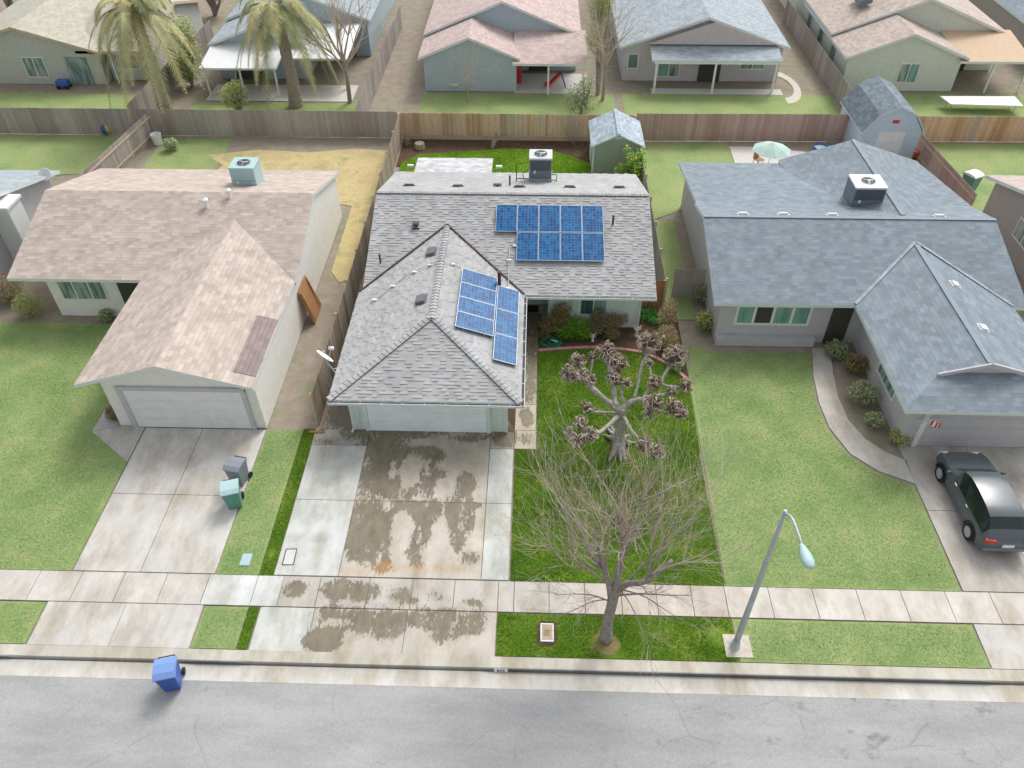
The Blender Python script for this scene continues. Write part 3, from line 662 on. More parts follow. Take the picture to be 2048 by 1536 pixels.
# garage front
g0, g1 = -6.62, -1.78
mb = MB(); k = 4
for i in range(k):
    z0 = .02+i*.53
    mb.box(g0, 22.27, z0, g1, 22.31, z0+.52, 0, .5)
    for j in range(8):
        xa = g0+.08+j*(g1-g0-.08)/8; mb.box(xa, 22.262, z0+.1, xa+.5, 22.27, z0+.42, 0, .5)
GD = mb.build('garage_door', M['door_white'], H, bevel=.008)
mb = MB()
for xa, xb in ((g0-.16, g0-.005), (g1+.005, g1+.16)): mb.box(xa, 22.24, 0, xb, 22.32, 2.2)
mb.box(g0-.16, 22.24, 2.14, g1+.16, 22.319, 2.24)
for xa, xb in ((-7.27,-7.17), (-1.08,-.98), (g0-.45, g0-.40), (g1+.36, g1+.41)): mb.box(xa, 22.30, 0, xb, 22.36, 2.25)
mb.build('garage_trim', M['trim'], H)
def downspout(pts, name='downspout'):
    mb = MB()
    for a, b in zip(pts, pts[1:]): mb.bar(a, b, .07, .07)
    return mb.build(name, M['fascia'], H)
downspout([(-7.7,21.7,EZ-.1),(-7.6,21.75,2.1),(-7.3,22.3,1.95),(-7.3,22.3,.12),(-7.34,22.12,.05)])
downspout([(-.33,22.0,EZ-.1),(-.9,22.25,2.05),(-.95,22.29,1.9),(-.95,22.29,.08)])
downspout([(5.4,28.55,EZ-.1),(5.2,28.8,2.1),(5.02,29.3,1.95),(5.02,29.3,.05)])
def window(parent, x0, x1, z0, z1, y, panes, fm='white', wd=.06, trim=None, face='-y'):
    """framed window standing proud of a wall; panes = list of materials left to right"""
    def bx(mb, a0, a1, d0, d1, c0, c1):
        if face == '-y': mb.box(a0, y-d1, c0, a1, y-d0, c1)
        elif face == '-x': mb.box(y-d1, a0, c0, y-d0, a1, c1)
        else: mb.box(y+d0, a0, c0, y+d1, a1, c1)
    mb = MB()
    bx(mb, x0, x1, -.02, .05, z0, z0+wd); bx(mb, x0, x1, -.02, .05, z1-wd, z1)
    bx(mb, x0, x0+wd, -.02, .048, z0+wd, z1-wd); bx(mb, x1-wd, x1, -.02, .048, z0+wd, z1-wd)
    n_ = len(panes); w1 = (x1-x0)/n_
    for i in range(1, n_): bx(mb, x0+i*w1-wd*.5, x0+i*w1+wd*.5, -.02, .055, z0+wd, z1-wd)
    wnd = mb.build('window', M[fm], parent)
    for i, pm in enumerate(panes):
        mb = MB(); bx(mb, x0+i*w1+wd*.4, x0+(i+1)*w1-wd*.4, -.02, .012+.008*i, z0+wd*.8, z1-wd*.8); mb.build('pane', M[pm], wnd)
    if trim:
        mb = MB(); t_ = .12; bx(mb, x0-t_, x0, -.02, .035, z0-t_, z1+.05); bx(mb, x1, x1+t_, -.02, .035, z0-t_, z1+.05); bx(mb, x0, x1, -.02, .035, z0-t_, z0); mb.build('window_trim', M[trim], wnd)
    return wnd
window(H, 2.2, 3.5, .72, 2.05, 29.35, ['window_glass', 'curtain'], trim='stucco')
for a_, b_ in ((3.8,3.9),(1.75,1.85)): mb = MB(); mb.box(a_, 29.32, .62, b_, 29.36, 2.1); mb.build('wall_trim', M['stucco'], H)
# entry: barred security door, mat is a thing of its own
mb = MB(); mb.box(-.42, 31.03, .0, .52, 31.09, 2.15); DR = mb.build('door', M['trim'], H)
mb = MB()
for i in range(6): mb.box(-.36+i*.165, 31.0, .1, -.33+i*.165, 31.03, 2.08)
mb.box(-.4, 31.0, .04, .5, 31.028, .1); mb.box(-.4, 31.0, 2.08, .5, 31.028, 2.13); mb.build('door_bar', M['white'], DR)
mb = MB(); mb.box(0, 0, 0, 1, .5, .02); o = mb.build('door_mat', M['black'], bevel=.004); o.location = (-.7, 30.4, .022); tag(o, 'dark door mat under the porch eave at the front door', 'door mat')
# roof vents and pipes
def low_vent(x, y, z, n, parent, sx=.5, sy=.28, m='vent'):
    n = Vector(n); t = Vector((0,0,1)).cross(n).normalized(); b = n.cross(t); c = Vector((x, y, z))+n*.07; mb = MB()
    mb.frame_box(c-n*.03, t*sx/2, b*sy/2, n*.012); mb.frame_box(c+n*.02, t*sx*.38, b*sy*.36, n*.03)
    for i in range(5): mb.frame_box(c+n*.052+t*(sx*.14*(i-2)), t*.015, b*sy*.32, n*.006)
    mb.build('roof_vent', M[m], parent)
for x, y in [(-6.36,35.86),(-3.87,35.8),(-.75,35.82),(1.78,35.9),(4.29,35.92)]: low_vent(x, y, EZ+(40-y)*s3, nB, ROOF, .62, .2)
def slant_vent(x, y, parent):        # square box vent on the left garage slope
    n = nL; t = Vector((0,1,0)); b = n.cross(t); c = Vector((x, y, EZ+(x-GX0)*s3))+n*.1
    mb = MB(); mb.frame_box(c-n*.07, t*.32, b*.26, n*.012); mb.frame_box(c+n*.01, t*.25, b*.2, n*.06); mb.build('roof_vent', M['vent'], parent, bevel=.01)
slant_vent(-4.66, 30.3, ROOF); slant_vent(-4.72, 26.7, ROOF)
def pipe(x, y, z, h, r, parent, flash='metal', m='pipe'):
    mb = MB(); mb.tube([(x,y,z-.1),(x,y,z+h)], r, 10); mb.tube([(x,y,z+h-.02),(x,y,z+h+.03)], r*1.25, 10); p_ = mb.build('vent_pipe', M[m], parent)
    return p_
zF = lambda y: EZ+(y-28.6)*s3; zB = lambda y: EZ+(40-y)*s3
pipe(-7.07,30.24,zF(30.24),.42,.045,ROOF); pipe(3.75,32.55,zF(32.55),.45,.05,ROOF); pipe(-1.26,36.35,zB(36.35),.5,.045,ROOF); pipe(-1.5,28.85,2.8,.62,.08,ROOF)
mb = MB(); mb.tube([(-5.6,32.3,zF(32.3)),(-5.6,32.3,zF(32.3)+.16)], .09, 10); mb.box(-5.75,32.15,zF(32.3)+.14,-5.45,32.42,zF(32.3)+.2); mb.box(-5.78,32.1,zF(32.1)-.02,-5.42,32.16,zF(32.1)+.07); mb.build('flue_cap', M['pipe'], ROOF)
mb = MB(); mb.tube([(-1.88,35.98,zB(35.98)-.05),(-1.88,35.98,zB(35.98)+.12)], .08, 10); mb.box(-2.1,35.9,zB(36)+.1,-1.66,36.06,zB(36)+.15); mb.build('flue_cap', M['pipe'], ROOF)
# conduit on the roofs with its white clamps
mb = MB(); zg = lambda x: EZ+(GX1-x)*s3+.07; zl = lambda x: EZ+(x-GX0)*s3+.07
mb.tube([(-6.95,27.6,zl(-6.95)),(-6.6,27.9,zl(-6.6)),(-5.7,28.9,zl(-5.7)),(GXM,29.35,GZ+.13),(-3.25,29.25,zg(-3.25))], .016, 6)
mb.tube([(-1.1,28.5,zg(-1.1)),(-1.1,28.95,zg(-1.1)+.02),(-1.12,31.2,zF(31.2)+.07),(-.8,31.2,zF(31.2)+.07)], .02, 6)
CD = mb.build('conduit', M['metal'], ROOF)
mb = MB()
for x, y, z in [(-6.95,27.6,zl(-6.95)),(-6.2,28.3,zl(-6.2)),(-5.3,28.98,zl(-5.3)),(-4.6,29.2,zl(-4.6)),(-3.6,29.3,zg(-3.6)),(-1.1,28.7,zg(-1.1)),(-1.11,30.4,zF(30.4)+.06),(-.85,31.2,zF(31.2)+.06)]: mb.box(x-.1,y-.05,z-.03,x+.1,y+.05,z+.04)
mb.build('clamp', M['white'], CD)
mb = MB()
for x in (-6.9, -2.2): mb.box(x, 40.9, 2.12, x-.35 if x < -5 else x+.35, 41.05, 2.24)
mb.box(-6.6, 40.9, 2.1, -2.5, 41.05, 2.23)
for x in (-6.4, -2.6): mb.box(x-.05, 40.95, 0, x+.05, 41.04, 2.1)
mb.build('patio_beam', M['white'], H)

# solar panels (one built, the others copied)
def panel_proto():
    o = thing('solar_panel', 'x', 'solar panel', (0,0,0), 'blue solar panels on the grey shingle roof')
    W_, L_, t_ = 1.004, 1.63, .04; mb = MB(); f_ = .019
    mb.box(-W_/2,-L_/2,0,W_/2,-L_/2+f_,t_); mb.box(-W_/2,L_/2-f_,0,W_/2,L_/2,t_); mb.box(-W_/2,-L_/2+f_,0,-W_/2+f_,L_/2-f_,t_); mb.box(W_/2-f_,-L_/2+f_,0,W_/2,L_/2-f_,t_)
    mb.build('frame', M['frame'], o)
    mb = MB(); mb.box(-W_/2+f_*.9,-L_/2+f_*.9,.004,W_/2-f_*.9,L_/2-f_*.9,t_-.006); mb.build('cell_sheet', M['solar'], o)
    mb = MB()
    for y in (-.45,.45): mb.box(-W_/2, y-.02, -.09, W_/2, y+.02, -.002)
    mb.build('mounting_rail', M['metal'], o); return o
PP = panel_proto(); first = True
def place_panel(c, n, tx, label):
    global first
    o = PP if first else copy_tree(PP); first = False
    n = Vector(n); tx = Vector(tx); tx = (tx-n*tx.dot(n)).normalized(); ty = n.cross(tx); c = Vector(c)+n*.13
    o.matrix_world = Matrix(((tx.x,ty.x,n.x,c.x),(tx.y,ty.y,n.y,c.y),(tx.z,ty.z,n.z,c.z),(0,0,0,1))); o['label'] = label
ORD = ['first', 'second', 'third', 'fourth', 'fifth']
for i in range(5):
    y = 32.72; place_panel((-1.3+1.022*i, y, zF(y)), nF, (1,0,0), 'blue solar panel on the main roof, %s from left in the upper row' % ORD[i])
for i in range(4):
    y = 31.13; place_panel((-.28+1.022*i, y, zF(y)), nF, (1,0,0), 'blue solar panel on the main roof, %s from left in the lower row' % ORD[i])
zr = lambda x: EZ+(GX1-x)*s3
for i in range(4):
    x = -2.42; place_panel((x, 28.58-1.03*i, zr(x)), nR, (0,1,0), 'sideways blue solar panel on garage roof, %s down the left column' % ORD[i])
for i in range(3):
    x = -1.12; place_panel((x, 27.74-1.67*i, zr(x)), nR, (1,0,0), 'upright blue solar panel on garage roof, %s down the right column' % ORD[i])

# rooftop air conditioner
def ac_unit(name, label, c, sx, sy, h, body, top, z0, legs=True):
    a = thing(name, label, 'air conditioner', c); x, y, z = c; zb = z0
    mb = MB(); mb.box(x-sx/2, y-sy/2, zb+.14, x+sx/2, y+sy/2, zb+h-.1); A_ = mb.build('cabinet', M[body], a, bevel=.015)
    mb = MB(); mb.box(x-sx/2-.02, y-sy/2-.02, zb+h-.1, x+sx/2+.02, y+sy/2+.02, zb+h); T_ = mb.build('lid', M[top], a, bevel=.02)
    mb = MB(); mb.lathe([(.0,.0),(.34,.0),(.34,.012),(.0,.012)], (x, y, zb+h+.002), 28); F_ = mb.build('fan_opening', M['black'], a)
    mb = MB()
    for i in range(3):
        an = i*2.094+.4; d_ = Vector((math.cos(an), math.sin(an), 0)); mb.frame_box(Vector((x,y,zb+h+.018))+d_*.15, d_*.13, Vector((-d_.y,d_.x,.25))*.05, Vector((0,0,1))*.003)
    mb.lathe([(0,0),(.06,0),(.06,.03),(0,.03)], (x,y,zb+h+.014), 12); mb.build('fan_blade', M['metal'], F_)
    mb = MB(); mb.tube([(x+.34*math.cos(t*.2244), y+.34*math.sin(t*.2244), zb+h+.02) for t in range(29)], .014, 6); mb.tube([(x+.2*math.cos(t*.2244), y+.2*math.sin(t*.2244), zb+h+.035) for t in range(29)], .006, 5); mb.build('fan_guard', M['metal'], a)
    mb = MB(); zs = zb+h*.48
    mb.box(x-sx/2+.06, y-sy/2-.008, zs, x+sx/2-.06, y-sy/2+.01, zb+h-.14)
    for i in range(14): mb.box(x-sx/2+.07, y-sy/2-.014, zs+.02+i*(h*.52-.18)/14, x+sx/2-.07, y-sy/2-.007, zs+.03+i*(h*.52-.18)/14)
    mb.build('coil_grille', M['ac_dark'] if body == 'ac_body' else M[body], a)
    mb = MB(); mb.box(x-sx*.3, y-sy/2-.006, zb+.45, x-sx*.22, y-sy/2+.01, zb+.66); mb.build('data_plate', M['white'], a)
    mb = MB(); mb.box(x+sx*.22, y-sy/2-.006, zb+.17, x+sx*.23, y-sy/2+.01, zs-.03); mb.box(x-sx/2+.03, y-sy/2-.006, zs-.02, x+sx/2-.03, y-sy/2+.01, zs-.005); mb.build('panel_seam', M['ac_dark'], a)
    mb = MB(); mb.box(x-sx/2-.03, y-sy/2-.03, zb-.02, x+sx/2+.03, y+sy/2, zb+.14); mb.box(x-sx/2, y+sy/2-.2, zb-.35, x+sx/2, y+sy/2-.1, zb-.02); mb.build('base_frame', M['metal'], a)
    return a
AC = ac_unit('air_conditioner', 'tall grey rooftop air conditioner with white lid and round fan on the back slope', (.3, 37.85, zB(37.4)), 1.16, 1.0, 1.3, 'ac_body', 'ac_top', zB(37.4)+.05)
mb = MB()
mb.tube([(-.95,37.4,3.15),(-.95,37.4,4.2),(-.6,37.45,4.25)], .025, 8); mb.tube([(-.95,37.4,3.4),(-.3,37.45,3.35)], .025, 8); mb.tube([(-.55,37.4,3.35),(-.62,37.4,3.7),(-.3,37.4,3.9)], .02, 6)
mb.tube([(1.15,37.4,3.2),(1.15,37.4,3.62),(.9,37.4,3.65)], .022, 6); mb.tube([(.9,37.4,3.3),(1.15,37.4,3.32)], .022, 6)
mb.tube([(-1.02,37.3,3.12),(-.88,37.5,3.14)], .05, 8); mb.build('gas_pipe', M['pipe'], AC)
# satellite dish beyond the left eave
t = thing('satellite_dish', 'small white satellite dish on a bracket at the left eave of the garage', 'satellite dish', (-8.1, 24.0, 2.2))
pm = at(683, 738, 2.3)
mb = MB(); mb.tube([(-7.7,pm.y-.2,2.15),(-8.0,pm.y-.05,2.2),(-8.35,pm.y+.1,2.75)], .03, 8); mb.tube([(-7.72,pm.y+.25,2.18),(-8.02,pm.y,2.3)], .02, 6); mb.build('mast', M['metal'], t)
mb = MB(); cc = Vector((-8.37, pm.y+.12, 2.8)); nn = Vector((.55, .5, .6)).normalized(); tt = nn.orthogonal().normalized(); bb = nn.cross(tt); vs = [cc]; fs = []
for k_ in range(1, 5):
    for j in range(20):
        a_ = j*math.pi/10; r_ = .4*k_/4; vs.append(cc+(tt*math.cos(a_)+bb*math.sin(a_))*r_+nn*(r_*r_*.55))
for j in range(20): fs.append((0, 1+j, 1+(j+1) % 20))
for k_ in range(3):
    for j in range(20): a_ = 1+k_*20; fs.append((a_+j, a_+20+j, a_+20+(j+1) % 20, a_+(j+1) % 20))
mb.mesh(vs, fs); o = mb.build('reflector', M['white'], t, smooth=True); md = o.modifiers.new('thick', 'SOLIDIFY'); md.thickness = .015
mb = MB(); tip = cc+nn*.55+Vector((0,-.1,0)); mb.tube([cc-bb*.3, tip], .018, 6); mb.build('feed_arm', M['metal'], t)
mb = MB(); mb.frame_box(tip, Vector((.11,0,0)), Vector((0,.05,0)), Vector((0,0,.05))); mb.tube([tip, tip+Vector((-.08,-.02,.08))], .04, 8); mb.build('feed_horn', M['white'], t, bevel=.01)

# ================================================================== fences
def fence(name, label, p, q, h, mat, bw=.14, side=1, cap=False, kick=None, group=None, z0=0, gap=.004, full=True):
    """board fence from p to q: boards as a mesh part, rails, each post its own part"""
    p = Vector((p[0], p[1], 0)); q = Vector((q[0], q[1], 0)); d = q-p; L = d.length; d.normalize(); nrm = Vector((-d.y, d.x, 0))*side
    t = thing(name, label, 'fence', tuple((p+q)/2), group); mb = MB(); k = max(1, int(L/bw)); bw = L/k; r_ = random.Random(int(abs(p.x*13+q.y*7)))
    base = z0+(kick or 0); run = r_.random()
    for i in range(k):
        if r_.random() < .3: run = r_.random()
        c = p+d*((i+.5)*bw)+Vector((0,0,base+(h-base)/2+r_.uniform(-.012,.012)))+nrm*r_.uniform(0,.006)
        mb.frame_box(c, d*(bw/2-gap), nrm*.009, Vector((0,0,(h-base)/2)), 0, min(1, max(0, run+r_.uniform(-.25,.25))))
    mb.build('board_panel', M[mat], t)
    mb = MB()
    for z in (.35, h-.3): mb.frame_box((p+q)/2-nrm*.04+Vector((0,0,z)), d*L/2, nrm*.02, Vector((0,0,.045)))
    mb.build('rail', M['rail'], t)
    if kick:
        m2 = MB(); k = max(1, int(L/2.4))
        for i in range(k):
            a = p+d*(L*i/k+.01); b = p+d*(L*(i+1)/k-.01); m2.frame_box((a+b)/2+nrm*.012+Vector((0,0,kick/2)), (b-a)/2, nrm*.02, Vector((0,0,kick/2-.005)))
        m2.build('kick_board', M['rail'], t)
    if cap: m2 = MB(); m2.frame_box((p+q)/2+Vector((0,0,h+.03)), d*L/2, nrm*.05, Vector((0,0,.016))); m2.build('cap_board', M['rail'], t)
    if full:
        n_ = max(1, int(L/2.4))
        for i in range(n_+1):
            m2 = MB(); c = p+d*(L*i/n_)-nrm*.09; m2.box(c.x-.045, c.y-.045, 0, c.x+.045, c.y+.045, h-.03); m2.build('post', M['rail'], t)
    return t
fence('board_fence', 'light tan board fence with pale kick board along the back of the sharp lot', (-8.75, 48.85), (6.25, 48.75), 1.8, 'fence_new', kick=.3, side=-1)
fence('board_fence', 'weathered brown board fence along the left side of the sharp lot', (-8.8, 22.6), (-8.8, 48.8), 1.8, 'fence_old', side=-1)
fence('board_fence', 'board fence along the right side of the sharp lot, behind the lemon tree', (6.3, 30.9), (6.3, 48.75), 1.8, 'fence_grey', side=1)
fence('gate_fence', 'short dark stained board fence beside the right front corner of the house', (5.0, 30.75), (6.3, 30.75), 1.75, 'fence_side', side=-1)

# ================================================================== back yard
t = thing('garden_shed', 'sage green garden shed with blue grey gable roof in the back right corner', 'shed', (5.1, 46, 0))
x0, x1, y0, y1, ez, ap = 3.5, 6.45, 44.4, 47.7, 1.9, 2.62
mb = MB(); xm = (x0+x1)/2
mb.extr([(x0,y0,0),(x1,y0,0),(x1,y0,ez),(xm,y0,ap-.1),(x0,y0,ez)], (0,y1-y0,0)); W_ = mb.build('wall', M['shed_green'], t)
mb = MB()
for i in range(15): x = x0+.1+i*.2; zz = ez+(ap-.1-ez)*(1-abs(x-xm)/(xm-x0)); mb.box(x-.012, y0-.012, .05, x+.012, y0, zz-.03)
for i in range(16): y = y0+.1+i*.2; mb.box(x0-.012, y-.012, .05, x0, y+.012, ez-.03)
mb.build('siding_batten', M['shed_green'], W_)
mb = MB(); roof_shell(mb, [[(x0-.15,y0-.15,ez-.06),(xm,y0-.15,ap),(xm,y1+.1,ap),(x0-.15,y1+.1,ez-.06)], [(x1+.15,y0-.15,ez-.06),(x1+.15,y1+.1,ez-.06),(xm,y1+.1,ap),(xm,y0-.15,ap)]], .09)
RF = mb.build('roof', [M['shed_roof'], M['fascia']], t)
mb = MB(); mb.bar((xm,y0-.16,ap+.02), (xm,y1+.1,ap+.02), .2, .03); mb.build('ridge_cap', M['shed_roof'], RF)
for b_ in ((x0-.03,y0-.03,0,x0+.09,y0-.001,ez), (x1-.09,y0-.03,0,x1+.03,y0-.001,ez)): mb = MB(); mb.box(*b_); mb.build('corner_trim', M['fascia'], t)
mb = MB(); mb.box(xm-.2,y0-.03,ap-.34,xm+.2,y0-.001,ap-.24); mb.build('gable_vent', M['fascia'], t)
mb = MB(); mb.box(x0-.03,y0+.9,.1,x0-.002,y0+2.4,1.7); mb.box(x0-.045,y0+1.62,.1,x0-.028,y0+1.68,1.7); mb.build('door', M['fascia'], t)
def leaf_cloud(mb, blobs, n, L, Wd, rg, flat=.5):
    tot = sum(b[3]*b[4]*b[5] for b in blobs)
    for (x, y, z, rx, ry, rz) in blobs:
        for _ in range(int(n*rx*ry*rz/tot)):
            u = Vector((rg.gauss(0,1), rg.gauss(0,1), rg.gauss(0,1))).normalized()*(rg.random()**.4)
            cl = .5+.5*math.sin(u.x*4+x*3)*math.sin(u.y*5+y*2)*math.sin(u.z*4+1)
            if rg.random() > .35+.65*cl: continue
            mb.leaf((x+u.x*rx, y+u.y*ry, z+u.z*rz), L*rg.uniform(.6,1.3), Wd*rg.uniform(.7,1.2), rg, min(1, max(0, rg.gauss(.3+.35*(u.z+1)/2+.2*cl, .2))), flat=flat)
def stems(mb, base, tips, rg, r0=.03, bend=.15, n=5):
    b = Vector(base)
    for tp in tips:
        tp = Vector(tp); pts = [b+(tp-b)*(i/n)+Vector((rg.uniform(-1,1), rg.uniform(-1,1), rg.uniform(-.5,.5)))*bend*(1 if 0 < i < n else 0) for i in range(n+1)]
        mb.tube(pts, [r0*(1-.75*i/n) for i in range(n+1)], 6)
t = thing('lemon_tree', 'bright green leafy citrus bush with yellowish shoots in front of the sage green shed', 'tree', (5.9, 42.9, 0)); rg = random.Random(8)
mb = MB(); stems(mb, (5.9,42.9,0), [(5.4,42.7,1.5),(6.1,42.6,1.8),(5.8,43.1,2.0),(6.3,43.1,1.6),(5.2,42.9,1.1)], rg, .06); mb.build('trunk', M['bark_street'], t)
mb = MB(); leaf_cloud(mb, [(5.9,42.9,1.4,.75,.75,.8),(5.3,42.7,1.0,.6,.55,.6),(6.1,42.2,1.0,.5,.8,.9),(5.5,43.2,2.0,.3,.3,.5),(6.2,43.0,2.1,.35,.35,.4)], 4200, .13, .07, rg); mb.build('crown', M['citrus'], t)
def small_plant(name, label, cat, x, y, tips, leaf, nl, rg, mat='citrus', bark='bark_street', L=.1, r0=.025):
    t = thing(name, label, cat, (x, y, 0)); mb = MB(); stems(mb, (x,y,-.02), tips, rg, r0); mb.build('stem', M[bark], t)
    if nl: mb = MB(); leaf_cloud(mb, leaf, nl, L, L*.5, rg); mb.build('foliage', M[mat], t)
    return t
small_plant('bare_sapling', 'thin bare sapling with a few green sprigs against the tan fence beside the shed', 'sapling', 2.5, 48.3, [(1.9,48.4,1.4),(2.3,48.4,1.7),(3.0,48.4,1.9),(2.7,48.2,1.2),(1.7,48.3,.9),(3.2,48.3,1.3)], [(1.8,48.3,1.4,.2,.1,.2),(1.9,48.4,1.0,.1,.1,.2)], 90, rg)
small_plant('pruned_stump', 'leaning cut sapling trunk at the middle of the tan back fence', 'stump', -2.75, 47.6, [(-2.45,48.2,1.0),(-2.8,47.8,.5),(-2.3,48.3,1.25)], [(-2.5,48.1,.9,.1,.1,.2)], 30, rg, r0=.09)
t = thing('tree_stump', 'ringed dark tree stump before the tan back fence, left end', 'stump', (-7.5, 47.6, 0))
mb = MB(); mb.lathe([(.36,0),(.33,.15),(.31,.3),(.30,.34)], (-7.5,47.6,0), 14); mb.build('trunk', M['palm_bark'], t)
mb = MB()
for j in range(9): a_ = j*.7; mb.bar((-7.5+.34*math.cos(a_),47.6+.34*math.sin(a_),0), (-7.5+.32*math.cos(a_),47.6+.32*math.sin(a_),.3), .07, .03)
mb.build('bark_strip', M['rail'], t)
small_plant('small_shrub', 'small brownish shrub in the back left corner of the yard', 'shrub', -8.35, 47.8, [(-8.4,47.8,.5),(-8.2,47.7,.4)], [(-8.3,47.8,.35,.22,.2,.3)], 160, rg, mat='rose_leaf')
t = thing('propane_tank', 'small round tank with pale top beside the patio roof', 'tank', (-2.1, 40.9, 0)); mb = MB(); mb.lathe([(.02,0),(.2,.02),(.22,.3),(.2,.62),(.12,.7)], (-2.1,40.9,0), 16); mb.build('body', M['pipe'], t, smooth=True)
mb = MB(); mb.lathe([(.2,.61),(.19,.68),(.12,.74),(.01,.76)], (-2.1,40.9,0), 16); mb.build('top', M['white'], t, smooth=True)
t = thing('garden_table', 'pale cluttered garden table half hidden left of the air conditioner', 'table', (-.95, 40.6, 0)); mb = MB(); mb.lathe([(.45,.72),(.46,.76),(.01,.77)], (-.95,40.6,0), 18); mb.build('top', M['statue'], t)
mb = MB()
for a_ in range(3): mb.tube([(-.95+.35*math.cos(a_*2.1),40.6+.35*math.sin(a_*2.1),0),(-.95,40.6,.72)], .025, 6); 
mb.build('leg', M['pipe'], t)
t = tag(MB.build((lambda m: (m.ball((-.75,40.65,.95), .2, (1,.8,.8), 10, 6, rough=.1), m.tube([(-.75,40.65,.76),(-.75,40.65,.9)], .05, 6), m)[-1])(MB()), 'flower_pot', M['pipe'], smooth=True), 'dark pot on the garden table', 'pot')
# oranges fallen by the fence
for i, (x, y) in enumerate([(2.6,48.0),(3.1,48.15),(.0,47.7),(-1.1,48.1),(1.1,47.2)]):
    mb = MB(); mb.ball((x,y,.05), .055, n=10, k=6); o = mb.build('fallen_fruit', M['orange_wood'], smooth=True); tag(o, 'small orange fruit lying on the dark soil below the tan fence', 'fruit', 'fallen fruit on the back soil')

# ================================================================== front yard
def m3(x, y, z): return at(x/3.84+1020, y/3.84+560, z)
def smooth_path(pts, sub=4):
    P = [Vector(p[:3]) for p in pts]; R_ = [p[3] for p in pts]; out = []; rr = []
    for i in range(len(P)-1):
        p0, p1, p2, p3 = P[max(i-1,0)], P[i], P[i+1], P[min(i+2,len(P)-1)]
        for k in range(sub):
            u = k/sub; out.append(.5*((2*p1)+(p2-p0)*u+(2*p0-5*p1+4*p2-p3)*u*u+(3*p1-p0-3*p2+p3)*u**3)); rr.append(R_[i]*(1-u)+R_[i+1]*u)
    return out+[P[-1]], rr+[R_[-1]]
base = m3(835, 1275, 0)
MT = thing('pollarded_tree', 'pollarded mulberry with pale limbs ending in knobbly brown knuckles on the front lawn', 'tree', tuple(base)); rg = random.Random(21)
J = m3(852, 1025, 1.9)
mb = MB()
def limb(pts, mb=mb):
    q = [(*m3(x, y, z), r) for x, y, z, r in pts]; a, b = smooth_path(q); b = [r_*.86 for r_ in b]
    a = [p+Vector((rg.uniform(-1,1), rg.uniform(-1,1), rg.uniform(-1,1)))*.25*r for p, r in zip(a, b)]
    b = [r*rg.uniform(.88, 1.14) for r in b]; mb.tube(a, b, 10)
tr = [(*base, .30), (*m3(840,1180,.75), .2), (*m3(848,1090,1.45), .185), (*J, .2), (*m3(856,985,2.15), .16)]
a, b = smooth_path(tr); mb.tube(a, b, 14)
for ex, ey, r in [(765,1375,.11),(885,1385,.1),(905,1190,.1),(960,1250,.07),(720,1190,.08),(800,1340,.12),(850,1385,.1),(925,1262,.08),(740,1130,.08),(770,1110,.07)]:
    e = m3(ex, ey, .03); m_ = base.lerp(e, .5)+Vector((0,0,.16)); s_ = base.lerp(e, .15)+Vector((0,0,.45))
    a, b = smooth_path([(*s_, r*1.3), (*m_, r*1.1), (*e, r*.45), (*(e+(e-m_)*.3-Vector((0,0,.05))), r*.2)]); mb.tube(a, b, 8)
mb.v = [tuple(base+Vector(((v_[0]-base.x)*.9, (v_[1]-base.y)*.9, v_[2]))) for v_ in mb.v] if 0 else mb.v
MTR = mb.build('trunk', M['bark_pale'], MT, smooth=True)
LIMBS = [
 [(850,1010,1.95,.17),(800,975,2.1,.14),(715,905,2.4,.12),(640,835,2.65,.12),(590,775,2.8,.14),(520,730,2.95,.13),(450,715,3.0,.10)],
 [(560,745,2.85,.08),(545,690,3.0,.08),(520,620,3.15,.09)],
 [(615,740,2.7,.05),(622,700,2.85,.05),(635,610,3.1,.06)],
 [(850,1005,1.95,.17),(808,960,2.15,.15),(800,880,2.4,.13),(790,790,2.7,.12),(765,690,3.0,.1),(745,610,3.2,.11),(740,560,3.3,.12)],
 [(775,720,2.95,.1),(800,650,3.1,.11),(850,640,3.15,.11)],
 [(872,950,2.2,.07),(858,850,2.5,.065),(845,790,2.65,.08),(835,720,2.9,.06)],
 [(850,830,2.55,.05),(880,800,2.7,.06),(905,798,2.75,.07)],
 [(860,1015,2.0,.16),(900,960,2.2,.14),(960,925,2.4,.12),(1030,925,2.55,.11),(1100,940,2.75,.11)],
 [(955,905,2.4,.08),(985,790,2.7,.075),(1010,660,3.05,.08),(1060,570,3.3,.11),(1070,520,3.4,.13)],
 [(1020,920,2.55,.08),(1050,865,2.7,.07),(1100,800,2.9,.08)],
 [(1085,800,2.85,.05),(1080,720,3.05,.05),(1072,655,3.2,.06)],
 [(1110,790,2.95,.07),(1160,800,3.0,.065),(1175,745,3.15,.065),(1225,665,3.35,.09),(1265,610,3.5,.12)],
 [(1165,800,3.0,.06),(1220,815,3.05,.06),(1290,825,3.1,.07),(1345,830,3.15,.07)],
 [(1050,915,2.6,.05),(1140,890,2.75,.05),(1235,860,2.9,.06)],
 [(1090,950,2.75,.07),(1140,1005,2.7,.06),(1210,1010,2.75,.07),(1280,1000,2.85,.1)],
 [(1085,970,2.7,.05),(1065,1030,2.6,.05)],
 [(840,1020,1.9,.09),(770,1018,2.05,.07),(690,1015,2.2,.065),(625,1005,2.35,.07),(575,965,2.5,.06)],
 [(838,1045,1.85,.12),(790,1085,1.95,.10),(730,1140,2.1,.09),(665,1180,2.25,.10),(600,1190,2.4,.11),(520,1220,2.5,.10),(445,1165,2.6,.06)],
 [(600,1180,2.4,.08),(560,1110,2.6,.09)],
 [(872,1050,1.85,.11),(905,1110,1.95,.08),(950,1180,2.1,.075),(1000,1225,2.2,.07),(1050,1265,2.3,.09),(1120,1325,2.4,.09)],
]
